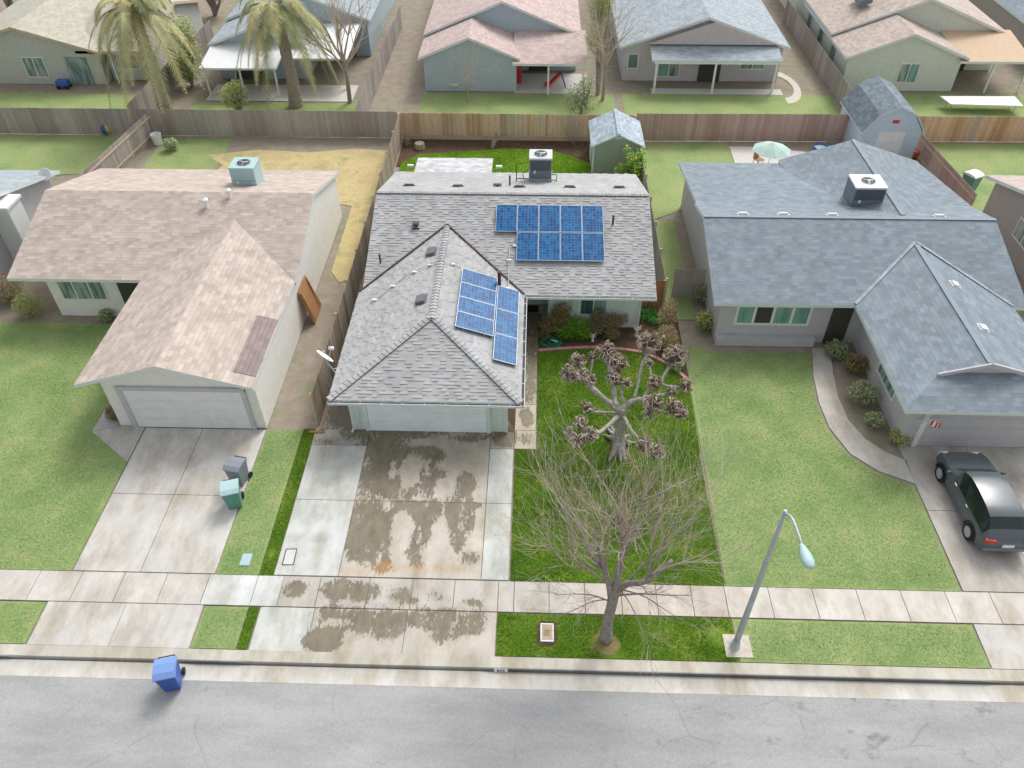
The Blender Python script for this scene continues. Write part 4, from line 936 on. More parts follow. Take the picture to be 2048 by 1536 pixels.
for L_ in LIMBS:
    m2 = MB(); limb(L_, m2); m2.build('limb', M['bark_pale'], MT, smooth=True)
KN = [(450,715,3.0,.30),(520,620,3.2,.28),(550,735,2.9,.26),(615,775,2.8,.26),(637,585,3.15,.18),(480,735,3.0,.22),
 (740,545,3.35,.34),(800,620,3.2,.30),(855,640,3.2,.26),(790,755,2.85,.27),(848,785,2.7,.16),(905,798,2.8,.17),(830,700,2.95,.14),
 (1068,485,3.5,.42),(1110,790,3.0,.26),(1073,640,3.25,.16),(1268,590,3.6,.40),(1345,815,3.2,.26),(1240,855,2.95,.19),(1105,940,2.85,.34),(1062,1030,2.6,.19),
 (1255,985,2.9,.33),(1310,1020,2.9,.26),(600,995,2.4,.22),(565,955,2.55,.14),(545,1100,2.7,.26),(625,1190,2.4,.26),(520,1230,2.5,.27),(452,1165,2.65,.17),
 (1035,1255,2.35,.27),(1120,1320,2.45,.28),(1010,1290,2.3,.2),(1155,1345,2.45,.15)]
for x, y, z, R_ in KN:
    c = m3(x, y, z); m2 = MB(); R_ *= 1.12
    m2.ball(c, R_*.62, (1,1,.9), 10, 7, m=1, rough=.25, rng=rg)
    for _ in range(int(60*(R_/.28)**1.6)):
        u = Vector((rg.gauss(0,1), rg.gauss(0,1), rg.gauss(.15,1))).normalized(); p0 = c+u*R_*rg.uniform(.4,.62); tdir = u.cross(Vector((rg.gauss(0,1), rg.gauss(0,1), rg.gauss(0,1)))).normalized()
        ln = R_*rg.uniform(.45,.75); rr = rg.uniform(.011,.022)
        pts = [p0, p0+u*ln*.5+tdir*ln*.15, p0+u*ln*.75+tdir*ln*.55, p0+u*ln*.62+tdir*ln*.95]
        m2.tube(pts, [rr*1.3, rr*1.1, rr, rr*.7], 5, 0, rg.random())
    m2.build('knuckle', [M['knuckle'], M['knuckle_core']], MT)

# bare street tree
def grow(mb, p, d, L, r, lvl, rg, upk=.12, curl=.16):
    n = 5 if lvl < 2 else 4; pts = [p]; rs = [r]; dd = d.copy()
    for i in range(n):
        dd = (dd+Vector((rg.gauss(0,curl), rg.gauss(0,curl), rg.gauss(0,curl)))+Vector((0,0,upk))).normalized()
        p = p+dd*(L/n); pts.append(p); rs.append(max(.0035, r*(1-.62*(i+1)/n)))
    mb.tube(pts, rs, 7 if r > .03 else (5 if r > .012 else 3), 0, rg.random() if lvl > 1 else .3, cap=lvl < 2)
    if lvl >= 4: return
    kids = [0, 5, 3, 2][lvl] if lvl else 5
    for i in range(kids):
        k = rg.choice([1, 2, 3, 4, 5][:n]) if lvl else rg.choice([3, 4, 5]); q = pts[k]
        a = (pts[k]-pts[k-1]).normalized(); side = a.cross(Vector((rg.gauss(0,1), rg.gauss(0,1), rg.gauss(0,1)))).normalized()
        ang = rg.uniform(.3, .75); nd = (a*math.cos(ang)+side*math.sin(ang)).normalized()
        grow(mb, q, nd, L*rg.uniform(.5, .85), rs[k]*rg.uniform(.5,.75), lvl+1, rg, upk, curl)
sb = at(1212, 1278, 0)
ST = thing('street_tree', 'bare leafless street tree with thin pale twigs standing in the verge by the kerb', 'tree', tuple(sb)); rg = random.Random(77)
f1 = at(1228, 1190, 1.9)
f2 = at(1236, 1170, 2.3)
mb = MB(); a, b = smooth_path([(*(sb-Vector((0,0,.05))), .23), (*at(1215,1245,.7), .17), (*at(1223,1212,1.4), .165), (*f1, .17), (*f2, .13)]); mb.tube(a, b, 14)
STR = mb.build('trunk', M['bark_street'], ST, smooth=True)
ZS = [ # main limbs traced: end pixel, end height, radius
 ((1235,1010), 5.6, .085), ((1250,1090), 5.0, .09), ((1120,1030), 5.0, .055), ((1085,1085), 4.1, .05), ((1170,1000), 5.6, .055), ((1320,1020), 5.2, .06), ((1360,1065), 4.6, .055), ((1385,1110), 3.9, .05),
 ((1290,980), 5.9, .055), ((1200,960), 6.2, .05), ((1130,1130), 3.6, .045), ((1110,1190), 2.9, .035), ((1290,1168), 2.9, .075), ((1385,1190), 3.1, .05), ((1370,1020), 4.9, .045), ((1110,1235), 2.3, .028), ((1300,1300), 2.4, .03), ((1380,1250), 2.7, .032), ((1340,960), 5.6, .04), ((1100,980), 5.2, .04)]
PRIM = []
for pts_ in ([(*f1, .14), (*at(1236,1150,2.8), .115), (*at(1246,1095,3.9), .085), (*at(1250,1040,4.9), .05)], [(*at(1224,1205,1.6), .13), (*at(1216,1160,2.6), .095), (*at(1200,1110,3.5), .07), (*at(1185,1060,4.3), .04)], [(*at(1228,1195,1.8), .12), (*at(1252,1168,2.5), .1), (*at(1292,1162,3.0), .085), (*at(1345,1120,3.6), .05)]):
    a, b = smooth_path(pts_, 5); m2 = MB(); m2.tube(a, b, 10, 0, .3); m2.build('limb', M['bark_street'], ST, smooth=True); PRIM.append(a)
mc = MB()
for (ex, ey), z, r in ZS:
    e = at(ex, ey, z); pr = PRIM[2] if ex > 1285 and ey > 1000 else (PRIM[1] if ex < 1205 else PRIM[0]); s_ = pr[rg.randint(4, 10)] if z > 3.4 else pr[rg.randint(0, 6)]; r *= .8; L_ = (e-s_).length
    mid1 = s_.lerp(e, .33)+Vector((0,0,.12*L_*(.3 if z > 3 else .9))); mid2 = s_.lerp(e, .68)+Vector((rg.uniform(-.1,.1), rg.uniform(-.1,.1), .05*L_*(1 if z > 3 else 1.6)))
    a, b = smooth_path([(*s_, r), (*mid1, r*.78), (*mid2, r*.5), (*e, r*.3)], 4); m2 = MB(); m2.tube(a, b, 8, 0, .3); m2.build('limb', M['bark_street'], ST, smooth=True)
    nk = 12 if z > 3.4 else 6
    for i in range(nk):
        k = rg.randint(3, len(a)-1); ax_ = (a[k]-a[k-1]).normalized(); sd = ax_.cross(Vector((rg.gauss(0,1), rg.gauss(0,1), rg.gauss(0,1)))).normalized()
        an = rg.uniform(.2, .8); nd = (ax_*math.cos(an)+sd*math.sin(an)+Vector((0,0,.25 if z > 3.4 else -.05))).normalized()
        grow(mc, a[k], nd, rg.uniform(1.0, 2.1)*(1 if z > 3.4 else .5), b[k]*rg.uniform(.3,.5)+.004, 2, rg, .10 if z > 3.4 else -.04, .13)
o = mc.build('twigs', M['twig'], ST)

# utility box lids in the verge and in the driveway
t = thing('utility_box', 'concrete meter box with white rim set in the verge grass', 'utility box', tuple(at(1094,1266,0)))
c = at(1094, 1266, 0); mb = MB(); w_, h_ = .22, .33
mb.box(c.x-w_,c.y-h_,-.02,c.x+w_,c.y-h_+.05,.05); mb.box(c.x-w_,c.y+h_-.05,-.02,c.x+w_,c.y+h_,.05); mb.box(c.x-w_,c.y-h_+.05,-.02,c.x-w_+.045,c.y+h_-.05,.05); mb.box(c.x+w_-.045,c.y-h_+.05,-.02,c.x+w_,c.y+h_-.05,.05)
mb.build('rim', M['white'], t, bevel=.015)
mb = MB(); mb.box(c.x-w_+.045,c.y-h_+.05,-.02,c.x+w_-.045,c.y+h_-.05,.036); LD = mb.build('lid', mat_plain('rusty beige lid', S(178,160,142), .8, .2, 9, grime=S(150,112,86)), t)
mb = MB(); mb.box(c.x-.1,c.y-.12,.036,c.x+.09,c.y+.1,.043); mb.box(c.x-.06,c.y+.17,.036,c.x-.01,c.y+.2,.042); mb.build('reading_flap', mat_plain('brown flap', S(150,124,96), .8, .2, 9), LD)
sheet('bare_patch', [[(c.x-.34,c.y-.36),(c.x-.2,c.y-.48),(c.x+.2,c.y-.45),(c.x+.33,c.y-.3),(c.x+.32,c.y+.34),(c.x+.1,c.y+.45),(c.x-.25,c.y+.43),(c.x-.36,c.y+.2)]], .012, M['soil_dark'])
mb = MB(); q = [(-8.70,16.33),(-8.32,16.35),(-8.28,15.68),(-8.68,15.66)]
for i in range(4): a, b = q[i], q[(i+1) % 4]; mb.bar((a[0],a[1],.022), (b[0],b[1],.022), .028, .012)
t = thing('cleanout_cover', 'rectangular cover with dark outline set in the pale left driveway slab', 'cover', (-8.5,16,0)); mb.build('frame', M['black'], t)
mb = MB(); mb.box(-8.66,15.69,.0,-8.33,16.31,.026); mb.build('lid', mat_plain('cover concrete', S(200,204,200), .8, .06), t)
# painted kerb number
t = thing('kerb_number', 'white painted kerb block reading 890 in dark blue digits', 'house number', (-.85, 11.98, -.07))
kx0 = gx(989, 1320); kx1 = gx(1016, 1320)
mb = MB(); mb.frame_box(((kx0+kx1)/2, 11.995, -.075), Vector(((kx1-kx0)/2,0,0)), Vector((0,.004,0)), Vector((0,.018,.058))); mb.build('paint', M['white'], t)
def text(body, loc, size, mat, parent, rot=(rad(74),0,0), name='digits'):
    cu = bpy.data.curves.new(name, 'FONT'); cu.body = body; cu.size = size; cu.extrude = .004; cu.align_x = 'CENTER'; cu.align_y = 'CENTER'; cu.space_character = 1.3; cu.offset = 0.0
    tmp = bpy.data.objects.new('tmp', cu); COL.objects.link(tmp); bpy.context.view_layer.update()
    me = bpy.data.meshes.new_from_object(tmp.evaluated_get(bpy.context.evaluated_depsgraph_get())); bpy.data.objects.remove(tmp)
    me.materials.clear(); me.materials.append(mat); o = bpy.data.objects.new(name, me); COL.objects.link(o); o.parent = parent
    O = Vector(parent['_o']); o.location = Vector(loc)-O; o.rotation_euler = rot; return o
text('890', ((kx0+kx1)/2, 11.978, -.075), .135, mat_plain('navy digits', S(24,40,84), .6, .05), t)

# edging bricks round the bed
path = [(.3,27.5)]+[(1.1,27.62),(1.9,27.72),(2.7,27.78),(3.5,27.76),(4.3,27.66),(5.05,27.5),(5.7,27.1),(6.2,26.65),(6.6,26.15),(6.95,25.6)]
br = None; POSW = ['leftmost, beside the path', 'second from the path', 'third from the path', 'fourth from the path', 'fifth from the path', 'sixth from the path', 'seventh from the path', 'where the edge turns, nearer the tree', 'behind the small right knuckles', 'last before the right lot line']
for i in range(len(path)-1):
    a = Vector((*path[i], 0)); b = Vector((*path[i+1], 0)); L_ = (b-a).length
    if br is None:
        mb = MB(); mb.box(-.39,-.075,-.03,.39,.075,.09); br = mb.build('edging_brick', M['brick_pink'], bevel=.012); o = br
    else: o = br.copy(); COL.objects.link(o)
    o.location = (a+b)/2; o.rotation_euler = (0,0,math.atan2(b.y-a.y, b.x-a.x)); o.scale = ((L_-.03)/.78,1,1)
    tag(o, 'long pink edging block between lawn and rose bed, '+POSW[i], 'edging block', 'pink edging blocks round the bed')
# garden hose coil
t = thing('garden_hose', 'coiled green garden hose lying by the path at the end of the pink edging', 'hose', (.95, 27.95, 0)); mb = MB(); rg = random.Random(4)
pts = []
for i in range(170):
    a_ = i*.26; r_ = .30+.14*math.sin(i*.13)+rg.uniform(-.012,.012); pts.append((.98+r_*1.25*math.cos(a_)+.04*math.sin(i*.05), 28.02+r_*.85*math.sin(a_), .03+.13*i/170+.012*math.sin(i)))
pts = [(.24,27.95,.03),(.35,28.1,.03),(.5,27.9,.04)]+pts+[(.7,27.75,.1),(.4,27.72,.05)]
mb.tube(pts, .013, 6); mb.build('coil', M['hose'], t, smooth=True)
mb = MB()
for dx in (0,.1): mb.bar((.88+dx,28.15,.17), (1.12+dx,27.95,.19), .03, .03)
mb.build('nozzle', M['white'], t)
# bushes of the bed
def bush(name, label, c, blobs, n, mat, L, tips, seed, cat='bush', W_=None):
    r_ = random.Random(seed); t = thing(name, label, cat, (*c, 0)); mb = MB(); stems(mb, (*c, -.02), tips, r_, .022, .06); mb.build('stem', M['bark_street'], t)
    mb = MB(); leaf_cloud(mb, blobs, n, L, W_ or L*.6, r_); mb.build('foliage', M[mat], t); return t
bush('rose_bush', 'tall rose bush with dark reddish leaves left of the window beside the path', (1.15,28.9), [(1.2,28.9,.75,.62,.45,.6),(1.35,28.9,1.35,.5,.35,.35),(.75,28.6,.5,.4,.45,.4)], 3400, 'rose_leaf', .095, [(1.0,28.9,1.5),(1.4,28.9,1.6),(1.7,29.0,1.3),(.8,28.8,1.1)], 31)
bush('green_shrub', 'bright green rounded shrub under the left side of the window', (2.0,28.75), [(2.05,28.75,.5,.75,.5,.5),(1.6,28.4,.35,.55,.35,.35),(2.4,28.4,.35,.5,.35,.4)], 5600, 'green_leaf', .075, [(2.0,28.7,.8),(2.4,28.6,.7),(1.6,28.7,.7)], 32)
bush('rose_bush', 'airy rose bush with reddish tips right under the window pane', (2.95,28.9), [(3.0,28.95,.95,.35,.3,.45),(2.95,28.75,.4,.5,.4,.35)], 2200, 'rose_leaf', .09, [(2.9,28.95,1.4),(3.1,28.9,1.3),(3.4,28.9,1.2)], 33)
bush('rose_bush', 'open rose bush with russet leaves right of the window', (3.75,28.8), [(3.7,28.85,.7,.55,.35,.5),(3.7,28.5,.3,.45,.35,.25),(4.2,28.9,.85,.3,.25,.3)], 2600, 'rose_leaf', .09, [(3.6,28.9,1.2),(4.1,28.9,1.1),(4.4,28.9,.9),(3.4,28.8,1.0)], 34)
bush('dry_shrub', 'small drab shrub with purplish grey twigs where the path meets the porch', (.55,28.9), [(.55,29.0,.35,.3,.4,.35),(.5,28.4,.25,.22,.35,.22)], 500, 'rose_leaf', .07, [(.5,28.9,.6),(.7,28.7,.5)], 35)
t = thing('strap_leaf_plant', 'arching dark green strap-leaved plant by the stained gate fence', 'plant', (5.65,30.1,0)); rg = random.Random(5)
for cx_, cy_, nm in ((5.5,30.2,'leaf_clump'),(6.0,30.0,'leaf_clump')):
    mb = MB()
    for _ in range(150):
        a_ = rg.uniform(0,6.28); ln = rg.uniform(.35,.7); d_ = Vector((math.cos(a_), math.sin(a_), 0)); sd = Vector((-d_.y, d_.x, 0))*.02; r_ = rg.random(); p = Vector((cx_+rg.uniform(-.12,.12), cy_+rg.uniform(-.12,.12), 0)); pv = p
        for k in range(4):
            u = (k+1)/4; q_ = p+d_*ln*u+Vector((0,0,ln*(1.5*u-1.35*u*u))); wv = sd*(1-.8*u**2); wp = sd*(1-.8*((k)/4)**2)
            mb.face([pv-wp, pv+wp, q_+wv, q_-wv], 0, r_); pv = q_
    mb.build(nm, M['agap'], t)
bush('right_bed_shrub', 'tall brownish rose shrub beside the right lot line, just below the gate fence', (6.35,29.2), [(6.3,29.2,.7,.5,.6,.65),(6.5,29.7,1.1,.35,.4,.4)], 1900, 'rose_leaf', .085, [(6.3,29.2,1.3),(6.6,29.4,1.4),(6.1,29.0,1.0)], 36)
bush('right_bed_rose', 'green and russet rose bush with a pale bloom, nearest the big right-hand knuckle', (6.3,27.9), [(6.2,27.9,.6,.55,.65,.6),(6.45,27.3,.45,.4,.5,.4)], 2100, 'rose_leaf', .085, [(6.2,27.9,1.1),(6.5,27.6,1.2),(6.0,28.2,.9)], 37)
mb = MB(); mb.ball(at(1327,673,.95), .07, n=8, k=6, rough=.15); o = mb.build('rose_bloom', M['statue']); par = bpy.data.objects['right_bed_rose']; o.parent = par; o.matrix_parent_inverse = Matrix.Translation(-Vector(par['_o']))
bush('low_green_plant', 'low dark green plant at the right end of the bed, behind the pollarded tree', (6.5,26.6), [(6.5,26.6,.2,.45,.5,.22)], 900, 'agap', .11, [(6.5,26.6,.3)], 38, cat='plant')
# two small white garden figures
def figurine(name, label, p, k, arms):
    t = thing(name, label, 'garden ornament', tuple(p)); mb = MB(); x, y, z = p
    mb.lathe([(.0,0),(.13*k,0),(.12*k,.06*k),(.07*k,.1*k),(.1*k,.2*k),(.07*k,.36*k),(.09*k,.46*k),(.05*k,.54*k),(.03*k,.57*k)], (x,y,0), 14)
    mb.ball((x,y,.62*k), .062*k, (1,1,1.15), 12, 8)
    for s_ in (-1,1):
        mb.tube([(x+s_*.07*k,y,.5*k),(x+s_*.16*k,y-.02,(.52 if arms else .42)*k),(x+s_*.22*k,y-.05*k,(.66 if arms else .34)*k)], [.03*k,.025*k,.015*k], 8)
    mb.build('body', M['statue'], t, smooth=True)
    for s_ in (-1,1):
        mb = MB(); mb.extr([(x+s_*.03*k,y+.06*k,.3*k),(x+s_*.2*k,y+.12*k,.5*k),(x+s_*.26*k,y+.14*k,.74*k),(x+s_*.1*k,y+.09*k,.6*k)], (0,.015,0)); mb.build('wing', M['statue'], t)
figurine('garden_statue', 'white winged garden statue with raised arms on bare soil right of the house corner bed', at(1273,672,0), .8, True)
figurine('garden_statue', 'small white garden figure tucked between green shrub and roses', at(1185,682,0), .62, False)

# street lamp on its pad
lb = at(1470, 1291, 0)
LP = thing('street_lamp', 'tall grey street lamp at the kerb with its arm reaching over the road', 'street lamp', tuple(lb))
mb = MB(); top = Vector((lb.x, lb.y, 7.0)); tpx = at(1571, 1022, 7.0); top = tpx
mb.tube([lb, lb.lerp(top,.35), lb.lerp(top,.7), top], [.11,.09,.072,.06], 14); mb.build('pole', M['metal'], LP, smooth=True)
mb = MB(); mb.lathe([(.2,0),(.2,.05),(.14,.09),(.125,.35),(.0,.36)], lb, 14); mb.build('base_flange', M['metal'], LP)
hd = at(1604, 1092, 7.15); mb = MB(); a, b = smooth_path([(*(top-Vector((0,0,.1))), .045), (*top.lerp(hd,.3)+Vector((0,0,.12)), .04) if False else (*(top.lerp(hd,.3)+Vector((0,0,.14))), .04), (*(top.lerp(hd,.7)+Vector((0,0,.1))), .035), (*hd, .03)]); mb.tube(a, b, 10); mb.build('arm', M['metal'], LP, smooth=True)
mb = MB(); dr = (hd-top); dr.z = 0; dr.normalize(); sd = Vector((-dr.y,dr.x,0)); vs = []; fs = []
prof = [(0,.05,.05),(.1,.09,.07),(.3,.15,.09),(.5,.17,.09),(.65,.13,.07),(.72,.04,.03)]
for u, w_, h_ in prof:
    for j in range(12): a_ = j*math.pi/6; vs.append(hd+dr*(u-.05)+sd*w_*math.cos(a_)+Vector((0,0,h_*math.sin(a_)*(1 if math.sin(a_) > 0 else .4))))
for i in range(5):
    for j in range(12): fs.append((i*12+j, i*12+(j+1) % 12, (i+1)*12+(j+1) % 12, (i+1)*12+j))
fs += [tuple(range(12))[::-1], tuple(60+j for j in range(12))]
mb.mesh(vs, fs); mb.build('lamp_head', M['bin_lid'], LP, smooth=True)
mb = MB(); c = hd+dr*.35; mb.ball(c-Vector((0,0,.04)), .11, (1,1,.6), 12, 6); mb.build('lens', M['white'], LP)
sheet('lamp_pad', [rect(lb.x-.35, lb.y-.42, lb.x+.5, lb.y+.38)], .03, mat_plain('pad concrete', S(196,190,178), .8, .15, 9, grime=S(170,150,125)), top=.06)
t = tag(MB.build((lambda m: (m.box(-9.15,22.05,.0,-8.5,22.17,.06), m)[-1])(MB()), 'loose_board', M['fence_side'], bevel=.01), 'short reddish board lying on the slab beside the left fence end', 'board')

# ================================================================== neighbours
def house(name, label, loc): return thing(name, label, 'house', loc)
def box_part(name, mat, parent, *boxes, bevel=0):
    mb = MB()
    for b in boxes: mb.box(*b)
    return mb.build(name, M[mat], parent, bevel=bevel)
def extr_part(name, mat, parent, pts, vec):
    mb = MB(); mb.extr(pts, vec); return mb.build(name, M[mat], parent)
def wall_box(mb, x0, y0, x1, y1, h): mb.box(x0, y0, 0, x1, y1, h)
def gable_y(mb, x0, x1, y0, y1, ez, rx0, rx1, s, th=.16):      # solid under a y-ridge roof
    f_ = lambda x: ez-th+min(x-rx0, rx1-x)*s; xm = (rx0+rx1)/2
    mb.extr([(x0,y0,0),(x1,y0,0),(x1,y0,f_(x1)),(xm,y0,f_(xm)),(x0,y0,f_(x0))], (0,y1-y0,0))
def gable_x(mb, x0, x1, y0, y1, ez, ry0, ry1, s, th=.16):
    f_ = lambda y: ez-th+min(y-ry0, ry1-y)*s; ym = (ry0+ry1)/2
    mb.extr([(x0,y0,0),(x0,y1,0),(x0,y1,f_(y1)),(x0,ym,f_(ym)),(x0,y0,f_(y0))], (x1-x0,0,0))

# ---- left neighbour
N = house('house', 'white walled house with tan pink roof, left neighbour with two bins on its drive', (-16, 30, 0))
e = 2.6; s_ = 1/3.3
F = gable(-24.2, -10.8, 29.0, 39.5, e, s_, 'x'); Gf = up2(gable(-17.95, -10.86, 21.95, 33.0, e, s_, 'y'), 0) if False else [[(x, y, z+.012) for x, y, z in P] for P in gable(-17.95, -10.86, 21.95, 32.55, e, s_, 'y')]
# valley: trim the garage roof so it meets the main slope
gz = e+3.545*s_; yv = 29.0+3.545
Gf = [[(-17.95,21.95,e+.01),(-14.405,21.95,gz+.01),(-14.405,yv+.03,gz+.01),(-17.95,29.03,e+.01)], [(-10.86,21.95,e+.01),(-10.86,29.03,e+.01),(-14.405,yv+.03,gz+.01),(-14.405,21.95,gz+.01)]]
mb = MB(); roof_shell(mb, F, .16); roof_shell(mb, Gf, .16); NR = mb.build('roof', [M['shingle_tan'], M['fascia']], N)
mb = MB(); n_ = Vector((s_,0,1)).normalized(); mb.face([(x, y, e+(-10.86-x)*s_+.03) for x, y in ((-11.75,22.6),(-10.9,22.6),(-10.9,26.2),(-11.75,26.2))]); mb.build('roof_patch', mat_shingle('darker shingle patch', [(0, S(140,126,124)), (1, S(152,138,134))], .3), NR)
mb = MB(); gable_x(mb, -22.9, -10.95, 29.6, 39.0, e, 29.0, 39.5, s_); gable_y(mb, -17.1, -10.951, 22.3, 29.59, e, -17.95, -10.86, s_); mb.build('wall', M['wall_white'], N)
box_part('garage_door', 'white', N, *[(-16.3,22.22,.03+i*.52,-11.55,22.27,.54+i*.52) for i in range(4)], bevel=.008)
box_part('garage_trim', 'wall_lilac', N, (-16.55,22.2,0,-16.31,22.29,2.3), (-11.54,22.2,0,-11.36,22.29,2.3), (-16.55,22.19,2.13,-11.36,22.28,2.31))
window(N, -22.4, -20.2, 1.0, 2.1, 29.6, ['nb_glass','nb_glass','nb_glass'])
box_part('door', 'dark', N, (-19.5,29.52,0,-18.4,29.58,2.1)); window(N, -18.2, -17.5, .9, 2.05, 29.6, ['nb_glass'])
for x, y in ((-15.9,33.3),(-14.9,33.9)): z = e+(y-29.0)*s_ if y < 34.2 else e; mb = MB(); mb.tube([(x,y,z-.1),(x,y,z+.35)], .09, 10); mb.lathe([(.16,.3),(.16,.42),(.02,.5)], (x,y,z), 10); mb.build('roof_vent', M['white'], NR)
ac = ac_unit('roof_cooler', 'boxy pale teal rooftop cooler on the left neighbour\'s back slope', (-14.75, 36.3, 3.3), 1.25, 1.15, 1.35, 'bin_lid', 'bin_lid', 3.35)
t = thing('leaning_board', 'orange brown wooden panel leaning against the left neighbour\'s white side wall', 'board', (-10.6,30,0)); mb = MB(); mb.extr([(-10.4,29.2,0),(-10.4,30.6,0),(-10.85,30.6,1.9),(-10.85,29.2,1.9)], (-.05,0,-.02)); mb.build('panel', M['orange_wood'], t)
for y_ in (29.3,30.5): mb = MB(); mb.bar((-10.36,y_,.2),(-10.8,y_,1.8),.08,.04); mb.build('batten', M['orange_wood'], t)
# ---- far left house
e = 2.6
N = house('house', 'grey walled house cut by the left edge of the photo, with white chimney', (-32, 34, 0))
mb = MB(); roof_shell(mb, gable(-42, -26.4, 28.6, 39.2, e, 1/3.4, 'x'), .18); mb.build('roof', [M['shingle_bg'], M['fascia']], N)
mb = MB(); gable_x(mb, -41.5, -26.9, 29.2, 38.7, e, 28.6, 39.2, 1/3.4); mb.build('wall', M['wall_lilac'], N)
t = mb = MB(); mb.box(-26.89,33.3,0,-25.9,34.5,3.6); mb.box(-26.95,33.2,3.6,-25.8,34.6,3.75); mb.build('chimney', M['white'], N, bevel=.02)
t = thing('satellite_dish', 'white dish on the back corner of the far left roof', 'satellite dish', tuple(at(92,352,2.9))); c = at(92,350,2.95); mb = MB(); mb.tube([c-Vector((0,0,.45)), c], .03, 6); mb.build('mast', M['metal'], t)
mb = MB(); mb.lathe([(.02,.0),(.25,.04),(.36,.12),(.34,.13),(.24,.06),(.02,.02)], (0,0,0), 16); R_ = Matrix.Translation(c) @ Matrix.Rotation(rad(50), 4, 'X'); mb.v = [tuple(R_ @ Vector(p)) for p in mb.v]; mb.build('reflector', M['white'], t, smooth=True)

# ---- right neighbour
N = house('house', 'large slate blue roofed house with curved path and car, right neighbour', (15, 30, 0)); e = 2.6; s_ = 1/3.3
yr, zr_ = 32.75, e+(32.75-27.9)*s_
F = [[(8.0,27.9,e),(21.6,27.9,e),(21.6,yr,zr_),(8.0,yr,zr_)], [(21.6,yr,zr_),(21.6,35.0,zr_-.62),(8.0,35.0,zr_-.62),(8.0,yr,zr_)], [(8.1,35.0,zr_-.62),(21.6,35.0,zr_-.62),(21.6,41.1,2.5),(8.1,41.1,2.5)]]
gz = e+3.4*s_; F2 = [[(14.15,21.35,e),(17.55,24.75,gz),(17.55,31.33,gz),(14.15,27.93,e)], [(20.95,21.35,e),(20.95,27.93,e),(17.55,31.33,gz),(17.55,24.75,gz)]]
zd = e+1.65*s_; xL, xR = 14.15+1.65, 20.95-1.65
F2 = [[(14.15,21.35,e),(xL,23.0,zd),(17.55,22.9,gz),(17.55,31.33,gz),(14.15,27.93,e)], [(20.95,21.35,e),(20.95,27.93,e),(17.55,31.33,gz),(17.55,22.9,gz),(xR,23.0,zd)], [(14.15,21.35,e),(20.95,21.35,e),(xR,23.0,zd),(xL,23.0,zd)]]
F2 = [[(x, y, z+.012) for x, y, z in P] for P in F2]
F3 = [[(13.7,41.3,2.62),(13.7,35.2,2.9),(17.5,33.2,3.98),(17.5,41.3,3.86)], [(21.4,41.3,2.62),(17.5,41.3,3.86),(17.5,33.2,3.98),(21.9,35.2,2.8)]]
mb = MB(); roof_shell(mb, F, .16); roof_shell(mb, F2, .16); roof_shell(mb, F3, .16)
NR = mb.build('roof', [M['shingle_slate'], M['fascia']], N)
mb = MB(); mb.extr([(xL,23.02,zd-.05),(xR,23.02,zd-.05),(17.55,23.02,gz-.1)], (0,.1,0)); mb.build('gable_panel', M['wall_lilac'], N)
for q_ in (((14.15,27.95,e+.05),(17.5,31.3,gz+.06)),((20.95,27.95,e+.05),(17.6,31.3,gz+.06))): mb = MB(); mb.bar(*q_,.14,.03); mb.build('valley_flashing', M['shingle_bg'], NR)
for q_ in (((xL-.1,22.86,zd),(17.55,22.86,gz+.03)),((xR+.1,22.86,zd),(17.55,22.86,gz+.03))): mb = MB(); mb.bar(*q_,.08,.16); mb.build('barge_board', M['wall_lilac'], NR)
for q_ in (((17.55,23,gz+.02),(17.55,31.3,gz+.02)),((8.0,yr,zr_+.01),(21.6,yr,zr_+.01)),((17.5,33.2,3.99),(17.5,41.3,3.87))): mb = MB(); mb.bar(*q_,.22,.02); mb.build('ridge_cap', M['slate_cap'], NR)
for x in (9.9,11.8,14.1,19.1): low_vent(x, 33.0, zr_-.07, (0,.28,1), NR, .55, .25, 'white')
for y in (28.4,25.4): x = 18.3; low_vent(x, y, gz-.25, (s_,0,1), NR, .45, .4, 'white')
mb = MB(); wall_box(mb, 8.5, 28.45, 21.2, 40.6, e-.1); mb.box(14.9, 22.05, 0, 20.4, 28.44, e-.02); mb.build('wall', M['wall_lilac'], N)
mb = MB(); mb.extr([(8.5,28.45,e-.11),(8.5,40.6,e-.11),(8.5,35.2,zr_-.8),(8.5,yr,zr_-.2)], (12.7,0,0)); mb.build('gable_wall', M['wall_lilac'], N)
box_part('garage_door', 'wall_lilac', N, *[(15.6,21.98,.03+i*.54,19.9,22.03,.56+i*.54) for i in range(4)], bevel=.008)
for b_ in ((15.4,21.95,0,15.59,22.04,2.3), (19.91,21.95,0,20.1,22.04,2.3)): box_part('garage_trim', 'white', N, b_)
window(N, 9.2, 12.6, 1.0, 2.15, 28.45, ['curtain','dark','curtain','curtain'], wd=.12)
box_part('door', 'dark', N, (13.5,28.38,0,14.4,28.43,2.05)); window(N, 23.6, 25.6, .9, 2.0, 14.9, ['nb_glass'], face='-x')
box_part('brick_ledge', 'wall_lilac', N, (8.5,28.1,0,13.0,28.44,.45))
ac = ac_unit('air_conditioner', 'grey rooftop unit with white top on the right neighbour\'s slate roof', (16.3, 35.3, 3.3), 1.5, 1.3, 1.3, 'ac_body', 'white', 3.3)
t = thing('flag', 'small red white and blue flag on a short staff at the right neighbour\'s garage corner', 'flag', (15.2,22,1.8)); mb = MB(); mb.tube([(15.15,22.0,1.4),(15.3,21.35,2.15)], .018, 6); mb.build('staff', M['white'], t)
mb = MB()
